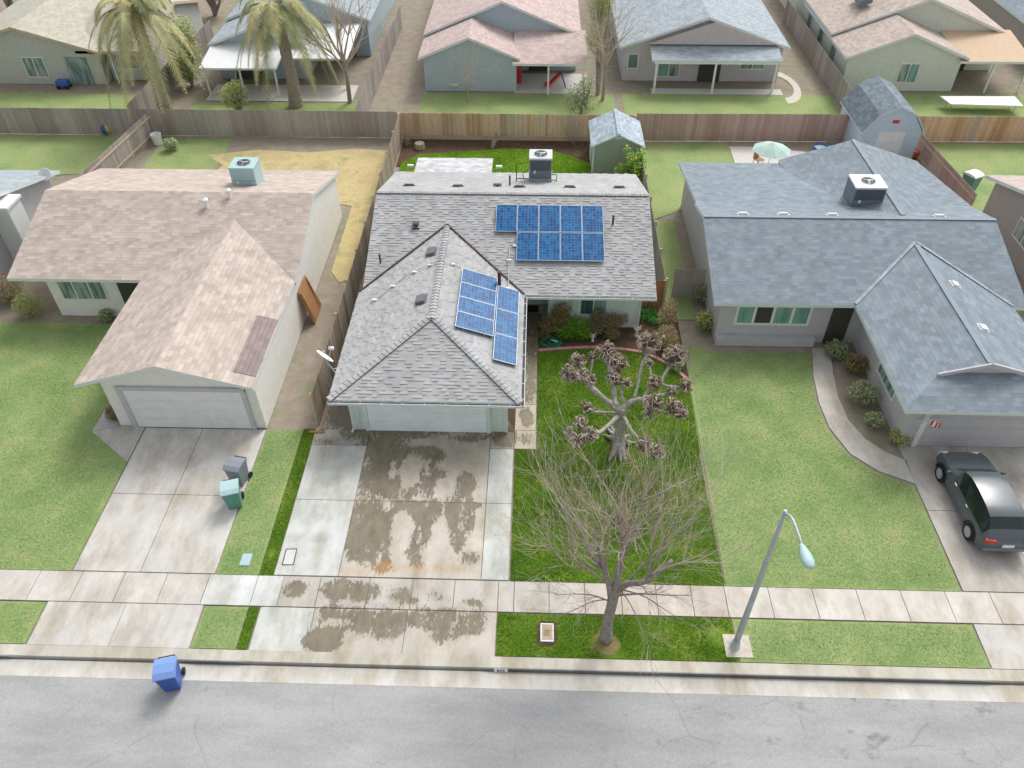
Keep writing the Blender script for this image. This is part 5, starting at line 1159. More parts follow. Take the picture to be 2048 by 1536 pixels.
for i in range(6):
    a0, a1 = i/6, (i+1)/6; y0_, z0_ = 21.95-.55*.9, 2.05
    mb.mesh([(15.27+a*.02+.03*math.sin(a*9), 21.45+.0*a-.02, 2.1-.0*a-b*.5-a*.1) if False else (15.27+.5*a, 21.42+.04*math.sin(a*8), 2.12-.28*b-.25*a) for b in (0,1) for a in (a0,a1)], [(0,1,3,2)], 0 if i % 2 else 1)
mb.build('cloth', [M['red'], M['white']], t)
# ---- far right house
N = house('house', 'brown grey house cut by the right edge, with teal side window', (30, 34, 0)); e = 2.6
mb = MB(); roof_shell(mb, gable(24.6, 42, 28.8, 39.8, e, 1/3.4, 'x'), .18); mb.build('roof', [M['shingle_tan'], M['fascia']], N)
mb = MB(); gable_x(mb, 25.0, 41.5, 29.4, 39.3, e, 28.8, 39.8, 1/3.4); mb.build('wall', M['wall_brown'], N); window(N, 34.2, 36.0, 1.2, 2.3, 25.0, ['nb_glass','nb_glass'], face='-x')

# ---- back row
def back_house(label, x0, x1, gx1, y0, roofm, wallm, ez=2.5, s_=.36, back=80, y_main=60.2, wins=(), second=True, porch=None):
    """front gable wing x0..gx1 facing us, main body x0..x1 behind with its own higher gable"""
    N = house('house', label, ((x0+x1)/2, y0+8, 0)); mb = MB(); W2 = MB()
    Fw = gable(x0-.35, gx1+.3, y0-.35, y_main+8, ez, s_, 'y'); roof_shell(mb, Fw, .18)
    gable_y(W2, x0, gx1, y0, y_main+.5, ez, x0-.35, gx1+.3, s_)
    if second:
        Fm = [[(x, y, z+.25) for x, y, z in P] for P in gable(x0-.36, x1+.3, y_main, back, ez, s_, 'y')]; roof_shell(mb, Fm, .18)
        gable_y(W2, x0, x1, y_main+.3, back-.4, ez+.25, x0-.36, x1+.3, s_)
    R_ = mb.build('roof', [M[roofm], M['fascia']], N); W2.build('wall', M[wallm], N); return N, R_
# grey blue gabled house behind our back fence
N, R_ = back_house('grey blue house with rose roof and double gable behind the tan fence', -8.1, 3.0, -1.45, 56.6, 'shingle_rose', 'wall_blue', ez=2.5, s_=.4, y_main=60.3)
mb = MB(); roof_shell(mb, [[(-1.7,55.9,2.3),(3.6,55.9,2.3),(3.6,60.6,3.0),(-1.7,60.6,3.0)]], .16); mb.build('porch_roof', [M['shingle_rose'], M['fascia']], N)
box_part('porch_post', 'white', N, (3.3,56.1,0,3.42,56.22,2.15)); box_part('porch_post', 'white', N, (.8,56.1,0,.92,56.22,2.15))
box_part('door', 'dark', N, (-.6,60.5,0,.8,60.58,2.1)); window(N, 1.2, 2.6, .9, 2.1, 60.6, ['nb_glass','nb_glass'])
# grey house with long white patio beam
N = house('house', 'grey roofed house with pinkish patio gable and white beam, behind the garden shed', (12, 62, 0))
mb = MB(); roof_shell(mb, gable(6.0, 18.3, 58.4, 80, 2.6, .34, 'y'), .18); roof_shell(mb, [[(8.2,56.6,2.35),(17.4,56.6,2.35),(17.4,58.6,2.75),(8.2,58.6,2.75)]], .14)
R_ = mb.build('roof', [M['shingle_bg'], M['fascia']], N)
mb = MB(); gable_y(mb, 6.4, 17.9, 58.8, 79, 2.6, 6.0, 18.3, .34); mb.build('wall', M['wall_lilac'], N)
mb = MB(); mb.extr([(8.1,58.3,2.85),(17.5,58.3,2.85),(12.6,58.3,4.35)], (0,.35,0)); mb.build('gable_panel', mat_plain('pinkish patio gable board', S(196,188,186), .8, .05), N)
box_part('patio_beam', 'white', N, (8.4,56.62,2.08,17.2,56.74,2.3))
for x in (8.5,12.7,17.0): box_part('patio_post', 'white', N, (x,56.6,0,x+.14,56.74,2.08))
window(N, 9.0, 10.6, .3, 2.0, 58.8, ['curtain','nb_glass']); box_part('door', 'dark', N, (12.0,58.72,0,13.6,58.78,2.05)); window(N, 15.0, 16.8, .9, 2.0, 58.8, ['nb_glass','curtain']); window(N, 6.7, 7.5, .9, 2.0, 58.8, ['nb_glass'])
low_vent(9.8, 66, 3.95, (-.3,0,1), R_, .7, .7, 'white')
mb = MB(); mb.frame_box((9.0,68.6,3.85), Vector((.9,0,.31)), Vector((0,1.2,0)), Vector((-.01,0,.04))); mb.build('skylight', M['blue'], R_)
# tan roofed pale green house
N, R_ = back_house('pale green walled house with tan roof, at the upper right', 22.2, 34.6, 30.2, 57.3, 'shingle_tan', 'wall_green', ez=2.5, s_=.38, y_main=61.0)
mb = MB(); roof_shell(mb, [[(29.9,56.9,2.3),(35.0,56.9,2.3),(35.0,61.4,2.95),(29.9,61.4,2.95)]], .16); mb.build('porch_roof', [mat_plain('orange tan patio cover', S(204,178,150), .8, .06), M['fascia']], N)
for x in (32.4,34.8): box_part('porch_post', 'white', N, (x,57.0,0,x+.12,57.12,2.1))
window(N, 26.0, 27.4, .6, 2.0, 57.3, ['nb_glass','curtain']); box_part('door', 'dark', N, (31.0,61.2,0,32.6,61.28,2.1))
for y in (60,63.5,67): window(N, y, y+1.3, .9, 2.0, 22.2, ['nb_glass'], face='-x')
mb = MB(); c = Vector((24.6,64.2,4.3)); mb.frame_box(c, Vector((.45,0,.1)), Vector((0,1.0,0)), Vector((0,0,.2))); mb.build('skylight', M['ac_body'], R_)
# blue grey house with white patio cover, upper left
N, R_ = back_house('blue gabled house with white patio cover behind the palms', -23.8, -13.2, -17.2, 58.6, 'shingle_bg', 'wall_blue', ez=2.6, s_=.36, y_main=63)
mb = MB(); roof_shell(mb, [[(-23.9,55.2,2.1),(-18.4,55.2,2.1),(-18.4,58.7,2.6),(-23.9,58.7,2.6)]], .14, 0, 0); roof_shell(mb, [[(-18.0,56.6,2.3),(-13.6,56.6,2.3),(-13.6,62.9,2.6),(-18.0,62.9,2.6)]], .14, 0, 0); mb.build('patio_cover', M['white'], N)
for x in (-23.7,-21.2,-18.7,-14.0): box_part('patio_post', 'white', N, (x,55.4 if x < -18.5 else 56.8,0,x+.12,(55.4 if x < -18.5 else 56.8)+.12,2.0))
box_part('door', 'dark', N, (-22.6,58.5,0,-20.4,58.58,2.05)); box_part('door', 'dark', N, (-15.6,63.1,0,-14.4,63.28,2.05))
# olive house, upper left corner
N = house('house', 'grey green house with olive roof in the upper left corner', (-35, 62, 0))
mb = MB(); roof_shell(mb, gable(-43.2, -31.6, 56.9, 78, 2.5, .3, 'y'), .2); roof_shell(mb, [[(-33.6,57.3,2.45),(-27.8,57.3,2.45),(-27.8,63,4.1),(-33.6,63,4.1)], [(-27.8,63,4.1),(-27.8,69,2.45),(-33.6,69,2.45),(-33.6,63,4.1)]], .2)
mb.build('roof', [M['shingle_olive'], M['rail']], N)
mb = MB(); gable_y(mb, -42.8, -32.0, 57.3, 77, 2.5, -43.2, -31.6, .3); gable_x(mb, -31.9, -28.2, 58.2, 68.4, 2.45, 57.3, 69, .29); mb.build('wall', M['wall_olive'], N)
window(N, -37.8, -36.2, .5, 2.0, 57.3, ['nb_glass','nb_glass']); box_part('door', 'nb_glass', N, (-34.6,57.22,0,-33.0,57.28,2.0)); window(N, -31.4, -29.6, .8, 1.9, 58.2, ['nb_glass'])
box_part('porch_post', 'white', N, (-31.3,57.5,0,-31.2,57.6,2.3)); box_part('porch_post', 'white', N, (-28.6,57.5,0,-28.5,57.6,2.3))
N = house('house', 'slate roofed house peeking in at the upper right corner', (44, 70, 0)); mb = MB(); roof_shell(mb, gable(37.5, 52, 60.5, 82, 2.6, .34, 'y'), .18); mb.build('roof', [M['shingle_slate'], M['fascia']], N)
mb = MB(); gable_y(mb, 38, 51.5, 60.9, 81, 2.6, 37.5, 52, .34); mb.build('wall', M['wall_brown'], N); window(N, 40, 41.5, .8, 2, 60.9, ['nb_glass'])

# fences between the neighbours
fence('board_fence', 'grey brown back fence behind the left neighbours, below the palms', (-45, 49.1), (-9.0, 49.0), 1.8, 'fence_grey', side=-1, full=False)
fence('board_fence', 'red brown back fence right of the garden shed', (6.5, 48.9), (21.6, 49.1), 1.85, 'fence_red', side=-1, full=False)
fence('board_fence', 'tan back fence right of the blue barn shed', (22.2, 49.2), (45, 49.4), 1.7, 'fence_new', side=-1, full=False)
fence('board_fence', 'grey side fence leading back between the two left neighbours', (-26.2, 40.0), (-25.3, 48.9), 1.7, 'fence_grey', side=1, full=False)
fence('board_fence', 'side fence running away beside the blue gabled house', (-11.8, 49.6), (-11.6, 70), 1.8, 'fence_grey', side=-1, full=False)
fence('board_fence', 'grey fence between the grey and the tan roofed houses in the back row', (21.4, 49.6), (21.3, 72), 1.8, 'fence_grey', side=1, full=False)
fence('board_fence', 'grey fence running away beside the olive roofed house', (-27.0, 49.6), (-26.6, 66), 1.8, 'fence_grey', side=-1, full=False)
fence('board_fence', 'brown side fence between the right neighbour and the far right house', (24.0, 46.9), (24.4, 39.5), 1.6, 'fence_red', side=1, full=False)
fence('board_fence', 'short brown grey gate fence left of the slate roofed house', (6.9, 31.8), (8.4, 31.8), 1.7, 'fence_grey', side=-1, full=False)

# wheeled bins
def bin_proto():
    o = thing('wheeled_bin', 'x', 'bin', (0,0,0), 'wheeled bins'); mb = MB()
    b0, b1 = (.24,.26), (.3,.34); vs = [(sx*b0[0],sy*b0[1],.04) for sx,sy in ((-1,-1),(1,-1),(1,1),(-1,1))]+[(sx*b1[0],sy*b1[1],.96) for sx,sy in ((-1,-1),(1,-1),(1,1),(-1,1))]
    mb.mesh(vs, [(0,3,2,1),(4,5,6,7),(0,1,5,4),(1,2,6,5),(2,3,7,6),(3,0,4,7)]); mb.box(-.32,-.36,.93,.32,.36,.97); mb.build('body', M['bin_green'], o, bevel=.03)
    mb = MB(); mb.extr([(-.33,-.38,.975),(-.33,.36,.975),(-.33,.34,1.03),(-.33,.1,1.1),(-.33,-.2,1.09),(-.33,-.38,1.01)], (.66,0,0)); mb.build('lid', M['bin_lid'], o, bevel=.02)
    mb = MB(); mb.tube([(-.25,.42,.95),(.25,.42,.95)], .018, 8); mb.box(-.25,.34,.93,-.22,.42,.96); mb.box(.22,.34,.93,.25,.42,.96); mb.build('handle', M['black'], o)
    for sx in (-1,1): mb = MB(); mb.tube([(sx*.25,.3,.12),(sx*.32,.3,.12)], .12, 16); mb.build('wheel', M['black'], o)
    return o
BP = bin_proto()
def setmats(o, bm, lm):
    for ch in o.children:
        nm = ch.name.split('.')[0]
        if nm in ('body','lid'):
            ch.data = ch.data.copy(); ch.data.materials[0] = M[bm if nm == 'body' else lm]
BINS = [(at(472,1008,0), .3, 'bin_green','bin_lid','teal green wheeled bin with pale lid at the edge of the left driveway'), (at(482,962,0), -.2, 'bin_grey','bin_grey','grey wheeled bin on the left driveway just beyond the teal one'),
        (at(349,1367,-.12), .25, 'bin_blue','bin_blue_lid','blue wheeled bin standing in the gutter of the street'), (at(1932,385,0), .5, 'bin_green','white','dark green bin with white lid in the back yard at the far right')]
for i, (p, rz, bm, lm, lb_) in enumerate(BINS):
    o = BP if i == 0 else copy_tree(BP); o.location = p; o.rotation_euler = (0,0,rz); o['label'] = lb_; setmats(o, bm, lm); o['_o'] = tuple(p)
    if i == 3: o.scale = (1.2,1.2,1.2)
t = tag(MB.build((lambda m: (m.box(-10.2,15.6,0,-9.85,16.1,.03), m.box(-10.15,15.65,.03,-9.9,16.05,.036), m)[-1])(MB()), 'valve_cover', M['bin_lid'], bevel=.01), 'pale blue utility cover in the grass between the two driveways', 'cover')

# parked car, rear towards the street
CA = thing('parked_car', 'dark grey hatchback parked on the right driveway, tail to the street', 'car', (16.75, 18.9, 0))
def car():
    # stations from the tail (y=-2.2) to the nose (y=2.2): half width, sill z, shoulder z, shoulder half width, deck z, deck half width
    ST_ = [(-2.22,.70,.42,.62,.66,.78,.60),(-2.16,.84,.28,.80,.84,1.00,.74),(-1.9,.89,.24,.88,.88,1.22,.72),(-1.55,.90,.22,.90,.89,1.46,.64),(-1.1,.91,.22,.90,.895,1.53,.62),(-.4,.91,.22,.89,.895,1.55,.61),(.2,.91,.22,.88,.89,1.50,.60),(.62,.91,.22,.88,.89,1.34,.62),(1.05,.90,.22,.90,.88,1.0,.72),(1.3,.90,.22,.88,.87,.95,.74),(1.8,.88,.24,.80,.84,.86,.70),(2.1,.82,.28,.70,.78,.74,.62),(2.24,.66,.36,.58,.62,.62,.48)]
    rows = []
    for y, w_, zs, zh, wh, zt_, wt in ST_:
        rows.append([(-w_*.92,zs),(-w_,zs+.12),(-wh,zh),(-wh*.97,zh+.05),(-wt,zt_-.03),(-wt*.6,zt_),(wt*.6,zt_),(wt,zt_-.03),(wh*.97,zh+.05),(wh,zh),(w_,zs+.12),(w_*.92,zs)])
    P = [[Vector((16.75+x, 18.9+st[0], z)) for x, z in r] for st, r in zip(ST_, rows)]
    body = MB(); gl = [MB() for _ in range(4)]; nr = len(P)
    for i in range(nr-1):
        for j in range(11):
            q = [P[i][j], P[i][j+1], P[i+1][j+1], P[i+1][j]]
            tgt = body
            if j in (3, 7) and 2 <= i <= 6: tgt = gl[0 if j == 3 else 1]
            if j in (4,5,6) and i == 7: tgt = gl[2]
            if j in (4,5,6) and i == 2: tgt = gl[3]
            if tgt is not body:
                c_ = sum(q, Vector())/4; q2 = [p.lerp(c_, .07) for p in q]; n_ = (q[1]-q[0]).cross(q[2]-q[0]).normalized(); 
                if n_.dot(c_-Vector((16.75,18.9,.8))) < 0: n_ = -n_
                body.face(q, 1); tgt.face([p+n_*.006 for p in (q2 if j in (3,7) else q)])
            else: body.face(q, 0)
        body.face([P[i][11], P[i][0], P[i+1][0], P[i+1][11]], 1)
    body.face(P[0][::-1]); body.face(P[-1])
    B_ = body.build('body', [M['carpaint'], M['black']], CA, smooth=True); bm_ = bmesh.new(); bm_.from_mesh(B_.data); bmesh.ops.remove_doubles(bm_, verts=bm_.verts, dist=.001); bm_.to_mesh(B_.data); bm_.free(); B_.data.set_sharp_from_angle(angle=rad(38))
    for g_, nm in zip(gl, ('side_window','side_window','windscreen','rear_window')): g_.build(nm, M['car_glass'], CA)
    for sx in (-1,1):
        for wy in (-1.38,1.36):
            x = 16.75+sx*.84; mb = MB(); mb.tube([(x-.1,18.9+wy,.33),(x+.1,18.9+wy,.33)], .33, 22); W_ = mb.build('wheel', M['black'], CA)
            mb = MB(); xo = x+sx*.101; mb.tube([(xo-sx*.02,18.9+wy,.33),(xo+sx*.006,18.9+wy,.33)], .21, 18); mb.build('rim', M['metal'], W_)
            mb = MB(); xa = 16.75+sx*.905
            mb.tube([(xa,18.9+wy+.4*math.cos(a_),.33+.4*math.sin(a_)) for a_ in [math.pi*k/10 for k in range(11)]], .035, 6); mb.build('wheel_arch', M['black'], CA)
        mb = MB(); mb.frame_box((16.75+sx*.66,18.9-2.16,.86), Vector((.17,-sx*-.03,0)), Vector((0,.06,0)), Vector((0,0,.09))); mb.build('tail_light', M['red'], CA, bevel=.02)
        mb = MB(); mb.frame_box((16.75+sx*.62,18.9+2.1,.66), Vector((.16,0,0)), Vector((0,.07,0)), Vector((0,0,.07))); mb.build('headlight', M['white'], CA, bevel=.02)
        mb = MB(); mb.ball((16.75+sx*1.0,19.75,1.0), .11, (1,.6,.7), 10, 6); mb.build('door_mirror', M['carpaint'], CA)
    mb = MB(); mb.box(16.75-.8,18.9-2.26,.38,16.75+.8,18.9-2.1,.56); mb.build('bumper', M['ac_body'], CA, bevel=.03)
    mb = MB(); mb.box(16.75-.2,18.9-2.27,.62,16.75+.2,18.9-2.2,.74); mb.build('number_plate', M['white'], CA)
    for sx in (-1,1):
        for y in (-.75,.25): mb = MB(); mb.bar((16.75+sx*.912,18.9+y,.9),(16.75+sx*.912,18.9+y+.16,.9),.03,.03); mb.build('door_handle', M['metal'], CA)
car()

# barn shed and yard things of the right neighbour
t = thing('barn_shed', 'pale blue barn shed with dark gambrel roof behind the right neighbour', 'shed', (21.8, 48.5, 0))
xm, hw, y0, y1 = 21.9, 1.75, 46.4, 50.8
prof = [(xm-hw,0),(xm+hw,0),(xm+hw,2.0),(xm+hw*.62,3.0),(xm,3.5),(xm-hw*.62,3.0),(xm-hw,2.0)]
mb = MB(); mb.extr([(x,y0,z) for x,z in prof], (0,y1-y0,0)); mb.build('wall', M['shed_blue'], t)
q = [(xm-hw-.18,1.92),(xm-hw*.63,3.08),(xm,3.6),(xm+hw*.63,3.08),(xm+hw+.18,1.92)]
mb = MB(); roof_shell(mb, [[(q[i][0],y0-.15,q[i][1]),(q[i+1][0],y0-.15,q[i+1][1]),(q[i+1][0],y1+.15,q[i+1][1]),(q[i][0],y1+.15,q[i][1])] for i in range(4)], .08); mb.build('roof', [M['gambrel'], M['fascia']], t)
box_part('door', 'white', t, (xm-.8,y0-.04,.1,xm+.8,y0-.005,1.95)); box_part('vent', 'red', t, (xm-.2,y0-.03,2.5,xm+.2,y0-.004,2.7))
t = thing('patio_umbrella', 'pale teal round umbrella over the white patio behind the slate roof', 'umbrella', (15.2,46.6,0)); mb = MB(); c = at(1545,292,2.2); mb.tube([(c.x,c.y,0),(c.x,c.y,2.3)], .025, 8); mb.build('pole', M['white'], t)
mb = MB(); mb.lathe([(1.15,1.95),(.6,2.2),(.02,2.4)], (c.x,c.y,0), 8); mb.build('canopy', M['teal'], t)
t = thing('patio_table', 'white patio table under the teal umbrella', 'table', (c.x,c.y,0)); mb = MB(); mb.lathe([(.01,.70),(.55,.70),(.55,.74),(.01,.75)], (c.x,c.y-.2,0), 16); mb.build('top', M['white'], t); mb = MB(); mb.tube([(c.x,c.y-.2,0),(c.x,c.y-.2,.7)], .05, 8); mb.build('leg', M['white'], t)
def chair(label, x, y, rz, m):
    t = thing('patio_chair', label, 'chair', (0,0,0), 'patio chairs'); mb = MB(); mb.box(-.24,-.24,.42,.24,.24,.46); mb.build('seat', M[m], t); mb = MB(); mb.box(-.24,.22,.46,.24,.26,.92); mb.build('backrest', M[m], t)
    for a_, b_ in ((-.2,-.2),(.2,-.2),(.2,.2),(-.2,.2)): mb = MB(); mb.tube([(a_,b_,0),(a_,b_,.42)], .02, 6); mb.build('leg', M[m], t)
    t.location = (x, y, .01); t.rotation_euler = (0,0,rz); return t
chair('brown patio chair at the left of the teal umbrella', 13.9, 45.6, .6, 'orange_wood'); chair('brown patio chair at the right of the teal umbrella', 16.7, 45.4, -.8, 'orange_wood')
t = thing('garden_tub', 'bright blue tub on the white patio beside the barn shed', 'tub', tuple(at(1640,303,0))); c = at(1640,303,0); mb = MB(); mb.lathe([(.01,0),(.4,0),(.5,.35),(.46,.35),(.38,.06),(.01,.05)], c, 18); mb.build('shell', M['blue'], t); mb = MB(); mb.lathe([(.44,.25),(.01,.26)], c, 18); mb.build('water', M['teal'], t)
t = thing('covered_table', 'long white sheet-covered table in the yard at the upper right', 'table', (30,52.8,0)); a, b = at(1895,225,0), at(2035,225,0); mb = MB(); mb.extr([(a.x,a.y,.55),(b.x,b.y-.3,.55),(b.x,b.y+1.1,.62),(a.x-.3,a.y+1.2,.6)], (0,0,.06)); mb.build('cover', M['white'], t)
for x, y in ((a.x+.2,a.y+.2),(b.x-.3,b.y),(a.x+.2,a.y+.9),(b.x-.3,b.y+.7)): mb = MB(); mb.tube([(x,y,0),(x,y,.55)], .03, 6); mb.build('leg', M['metal'], t)
t = thing('terracotta_pot', 'orange terracotta pot at the foot of the barn shed', 'pot', tuple(at(1826,322,0))); c = at(1824,318,0); mb = MB(); mb.lathe([(.01,0),(.25,0),(.38,.55),(.42,.58),(.42,.66),(.33,.66),(.3,.5),(.01,.5)], c, 16); mb.build('body', mat_plain('terracotta', S(178,104,74), .8, .1), t, smooth=True)
# toys and oddments seen small
c = at(215, 268, 0); t = thing('beach_ball', 'red, blue and yellow ball on the grass behind the far left houses', 'ball', tuple(c)); mb = MB()
for i in range(6):
    vs = []; fs = []
    for k in range(7):
        for j in range(3): th = math.pi*k/6; ph = (i+j/2)*math.pi/3; vs.append(c+Vector((math.sin(th)*math.cos(ph), math.sin(th)*math.sin(ph), -math.cos(th)))*.36+Vector((0,0,.36)))
    for k in range(6):
        for j in range(2): fs.append((k*3+j, k*3+j+1, (k+1)*3+j+1, (k+1)*3+j))
    mb.mesh(vs, fs, i % 3)
mb.build('shell', [M['red'], M['bin_blue'], mat_plain('yellow vinyl', S(220,190,60), .4, .03)], t, smooth=True)
c = at(130, 176, 0); t = thing('toy_wagon', 'small blue toy on the lawn before the olive roofed house', 'toy', tuple(c)); mb = MB(); mb.box(c.x-.45,c.y-.28,.2,c.x+.45,c.y+.28,.6); mb.build('tub', M['blue'], t, bevel=.05)
for a_, b_ in ((-.3,-.25),(.3,-.25),(-.3,.25),(.3,.25)): mb = MB(); mb.tube([(c.x+a_,c.y+b_-.04,.15),(c.x+a_,c.y+b_+.04,.15)], .15, 12); mb.build('wheel', M['black'], t)
c = at(317, 288, 0); t = thing('white_bucket', 'white tub at the foot of the twin palm by the back fence', 'tub', tuple(c)); mb = MB(); mb.lathe([(.01,0),(.26,0),(.34,.7),(.3,.7),(.23,.06),(.01,.06)], c, 14); mb.build('shell', M['white'], t)
c = at(1108, 176, 0); t = thing('play_slide', 'red plastic slide under the porch of the grey blue house', 'slide', tuple(c)); mb = MB(); mb.extr([(c.x-.7,c.y,.1),(c.x-.3,c.y,.15),(c.x+.5,c.y,1.0),(c.x+.5,c.y,1.12),(c.x-.35,c.y,.3),(c.x-.7,c.y,.25)], (0,.5,0)); mb.build('chute', M['red'], t); mb = MB()
for y in (0,.45): mb.bar((c.x+.5,c.y+y,1.0),(c.x+.85,c.y+y,0),.06,.06)
for k in range(3): mb.bar((c.x+.6+.07*k,c.y,.8-.25*k),(c.x+.6+.07*k,c.y+.45,.8-.25*k),.05,.05)
mb.build('ladder', M['blue'], t)
c = at(910, 180, 0); t = thing('round_chair', 'white round garden chair against the grey blue gable wall', 'chair', tuple(c)); mb = MB(); mb.lathe([(.01,.4),(.4,.42),(.5,.65),(.46,.66),(.36,.47),(.01,.46)], c, 14); mb.build('shell', M['white'], t); mb = MB()
for a_ in range(3): mb.tube([(c.x+.3*math.cos(a_*2.1),c.y+.3*math.sin(a_*2.1),0),(c.x+.1*math.cos(a_*2.1),c.y+.1*math.sin(a_*2.1),.42)], .02, 6)
mb.build('leg', M['metal'], t)
c = at(1036, 165, 0); t = tag(MB.build((lambda m: (m.box(c.x-.25,c.y-.2,0,c.x+.25,c.y+.2,1.5), m.box(c.x-.28,c.y-.23,1.5,c.x+.28,c.y+.23,1.56), m)[-1])(MB()), 'storage_cabinet', M['red'], bevel=.02), 'narrow red cabinet at the left end of the rose roofed porch', 'cabinet')

# ---- trees and shrubs beyond
def zat(X, Y, row):
    lo, hi = 0.0, 20.0
    for _ in range(40):
        m_ = (lo+hi)/2; v = Vector((X, Y, m_-CAMH)); r_ = CY-FPX*(v.dot(CU))/v.dot(FW)
        if r_ > row: lo = m_
        else: hi = m_
    return lo
def palm(label, b, row, rg, n=40, FL=5.2, r0=.42):
    h = zat(b.x, b.y, row); t = thing('palm_tree', label, 'palm tree', tuple(b), 'big palms behind the left back fence')
    mb = MB(); a, rr = smooth_path([(*b, r0*1.15), (b.x+.1,b.y,h*.3, r0*.9), (b.x-.05,b.y+.1,h*.7, r0*.85), (b.x,b.y,h, r0*.9)], 8)
    rr = [r_*(1+.08*(i % 2)) for i, r_ in enumerate(rr)]; mb.tube(a, rr, 14); mb.build('trunk', M['palm_bark'], t)
    for f_ in range(n):
        mb = MB(); az = f_*2.399+rg.uniform(-.2,.2); el = rg.uniform(-.5,1.1); d_ = Vector((math.cos(az), math.sin(az), 0)); sd = Vector((-d_.y,d_.x,0)); p = Vector((b.x,b.y,h)); L = FL*rg.uniform(.8,1.1); N_ = 22; pts = []; cr_ = rg.random()
        for i in range(N_+1):
            u = i/N_; pts.append(p+d_*(L*(math.cos(max(el,-.2))*u*(1-.28*u)))+Vector((0,0,L*(math.sin(el)*u-.82*u*u))))
        mb.tube(pts[::2], [.035*(1-.8*k/(N_/2)) for k in range(len(pts[::2]))], 4, 0, .6)
        for i in range(3, N_):
            ax_ = (pts[i+1]-pts[i]).normalized()
            for s__ in (-1,1):
                for off in (0,.5):
                    q_ = pts[i].lerp(pts[i+1], off); ll = .85*math.sin(math.pi*(.12+.83*i/N_))*rg.uniform(.8,1.1); tip = q_+sd*s__*ll*.75+ax_*ll*.55+Vector((0,0,-ll*rg.uniform(.1,.4)))
                    mb.face([q_-ax_*.06, q_+ax_*.06, tip], 0, min(1, max(0, cr_+rg.uniform(-.25,.25))))
        mb.build('frond', M['palm_leaf'], t)
rg = random.Random(9)
palm('tall palm with drooping yellow green fronds left of the blue gabled house', at(335,238,0), 14, rg)
palm('tall palm with drooping fronds in front of the blue gabled house', at(592,212,0), 14, rg, 38)
def leafy(name, label, b, blobs, n, mat, L, rg, th=1.2, cat='tree', r0=.1, bark='bark_street', group=None):
    t = thing(name, label, cat, tuple(b), group); mb = MB(); tips = [(x, y, z) for x, y, z, *_ in blobs]+[(x+rx*.6, y, z+rz*.5) for x, y, z, rx, ry, rz in blobs]
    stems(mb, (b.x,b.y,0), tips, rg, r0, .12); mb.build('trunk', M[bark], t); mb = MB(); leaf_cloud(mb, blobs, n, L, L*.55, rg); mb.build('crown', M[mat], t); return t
b = at(385,172,0); leafy('bushy_tree', 'tall yellow green bushy tree behind the left palm trunk', b, [(b.x,b.y,2.2,1.3,1.2,2.0),(b.x+.3,b.y+.2,3.8,1.0,1.0,1.2),(b.x-.5,b.y,1.2,1.0,1.0,1.0)], 5200, 'bg_leaf', .22, rg)
b = at(478,238,0); leafy('small_tree', 'small round yellow green tree just beyond the back fence, between the palms', b, [(b.x,b.y,1.6,1.05,.9,.85),(b.x+.3,b.y,2.2,.6,.6,.5)], 2000, 'bg_leaf', .18, rg)
b = at(1195,190,0); leafy('slender_tree', 'slender yellow green tree between the rose and grey roofed houses', b, [(b.x,b.y+2,5.5,.9,.9,1.6),(b.x-.3,b.y+1,3.6,.7,.7,1.1),(b.x-.4,b.y+3,7.2,.9,.9,1.2)], 3400, 'bg_leaf', .2, rg, r0=.14)
b = at(1158,240,0); leafy('fence_shrub', 'loose yellowish shrub behind the tan fence, left of the garden shed', b, [(b.x,b.y+.3,1.3,1.1,.8,1.2),(b.x+.4,b.y+.5,2.4,.6,.6,.6)], 2600, 'bg_leaf2', .16, rg)
b = at(1075,50,0)
for px, py, lb_, rr, hh in [(715,25,'dark leafy tree beyond the blue house, cut by the top edge',1.6,2.6),(1990,5,'green tree at the upper right beyond the tan roof',2.0,2.6),(430,30,'yellow green tree between the olive and blue roofed houses',1.6,3.0),(20,20,'leafy tree over the olive roof in the top left corner',2.2,3.5)]:
    b = at(px, py, 0); leafy('background_tree', lb_, b, [(b.x,b.y,hh,rr,rr,rr*.9),(b.x+.8,b.y-.4,hh*.7,rr*.7,rr*.7,rr*.6),(b.x-.7,b.y,hh*1.2,rr*.6,rr*.6,rr*.5)], 2600, 'bg_leaf' if px != 1990 else 'bg_leaf2', .26, rg, r0=.16)
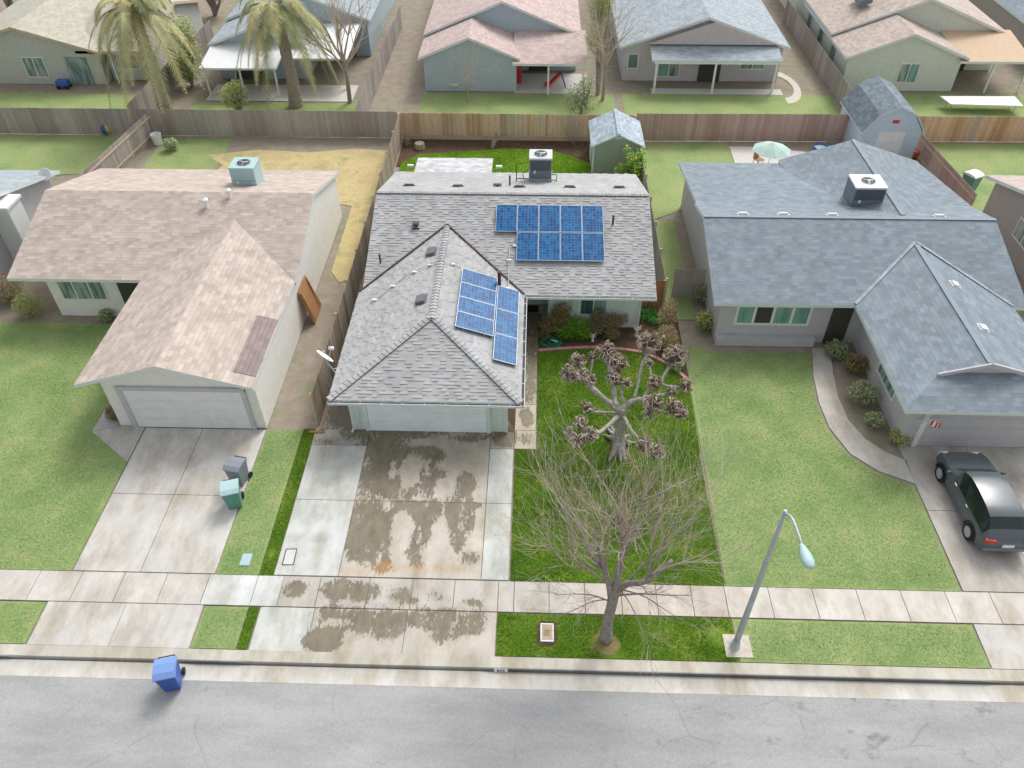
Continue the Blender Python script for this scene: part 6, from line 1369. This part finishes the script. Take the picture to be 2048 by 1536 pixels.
# pale bare trees
def bare_tree(label, b, h, rg, r0=.14, kids=7):
    t = thing('bare_tree', label, 'tree', tuple(b)); mb = MB(); top = b+Vector((0,0,h*.4)); mb.tube([b, b.lerp(top,.5)+Vector((.05,0,0)), top], [r0,r0*.85,r0*.75], 10); mb.build('trunk', M['palm_bark'], t)
    mb = MB()
    for i in range(kids):
        a_ = i*6.28/kids; d_ = Vector((math.cos(a_)*.5, math.sin(a_)*.5, 1)).normalized(); grow(mb, b.lerp(top, rg.uniform(.7,1)), d_, h*.5, r0*.5, 1, rg, .06, .12)
    mb.build('crown', M['twig'], t)
bare_tree('tall pale bare tree right of the blue gabled house', at(700,205,0), 7.5, rg, .16, 8)
bare_tree('smaller pale bare tree in front of the grey blue gable wall', at(935,205,0), 3.4, rg, .06, 5)
bare_tree('bare tree beside the slender yellow green one', at(1205,200,0), 6.5, rg, .12, 6)
# planting along the right neighbour's path
for px, py, lb_, r_, mt in [(1668,712,'dark green clump by the right neighbour\'s front door',.5,'bg_leaf2'),(1706,742,'brownish bush in the bed left of the slate garage',.55,'rose_leaf'),(1720,802,'rounded blue green bush in the bed left of the slate garage',.62,'bg_leaf2'),(1745,850,'low grey green plant in the curved bed',.4,'bg_leaf2'),(1795,885,'yellow green bush at the right neighbour\'s garage corner',.4,'bg_leaf'),(1405,600,'straggly bush by the gate fence of the right neighbour',.6,'bg_leaf2'),(1410,655,'green bush at the left front corner of the right neighbour',.55,'bg_leaf'),(1455,680,'small low plant under the left end of the long window',.3,'bg_leaf'),(1612,680,'small low plant under the right end of the long window',.3,'bg_leaf'),(65,628,'green bush at the left neighbour\'s house corner',.7,'bg_leaf'),(20,600,'brownish bush at the far left beside the grey house',.9,'rose_leaf'),(215,640,'low dark plant at the left neighbour\'s doorway',.35,'bg_leaf2'),(235,835,'brown flower clump at the left garage corner',.4,'rose_leaf'),(1450,110,'dim shrub by the patio of the grey roofed house',.4,'bg_leaf2'),(345,300,'green weeds by the grey side fence',.5,'bg_leaf2')]:
    b = at(px, py, 0); leafy('garden_bush', lb_, b, [(b.x,b.y,r_*.8,r_,r_,r_*.8)], int(900*r_/.4), mt, .12, rg, cat='bush', r0=.03)
for o in bpy.data.objects:
    if '_o' in o: del o['_o']
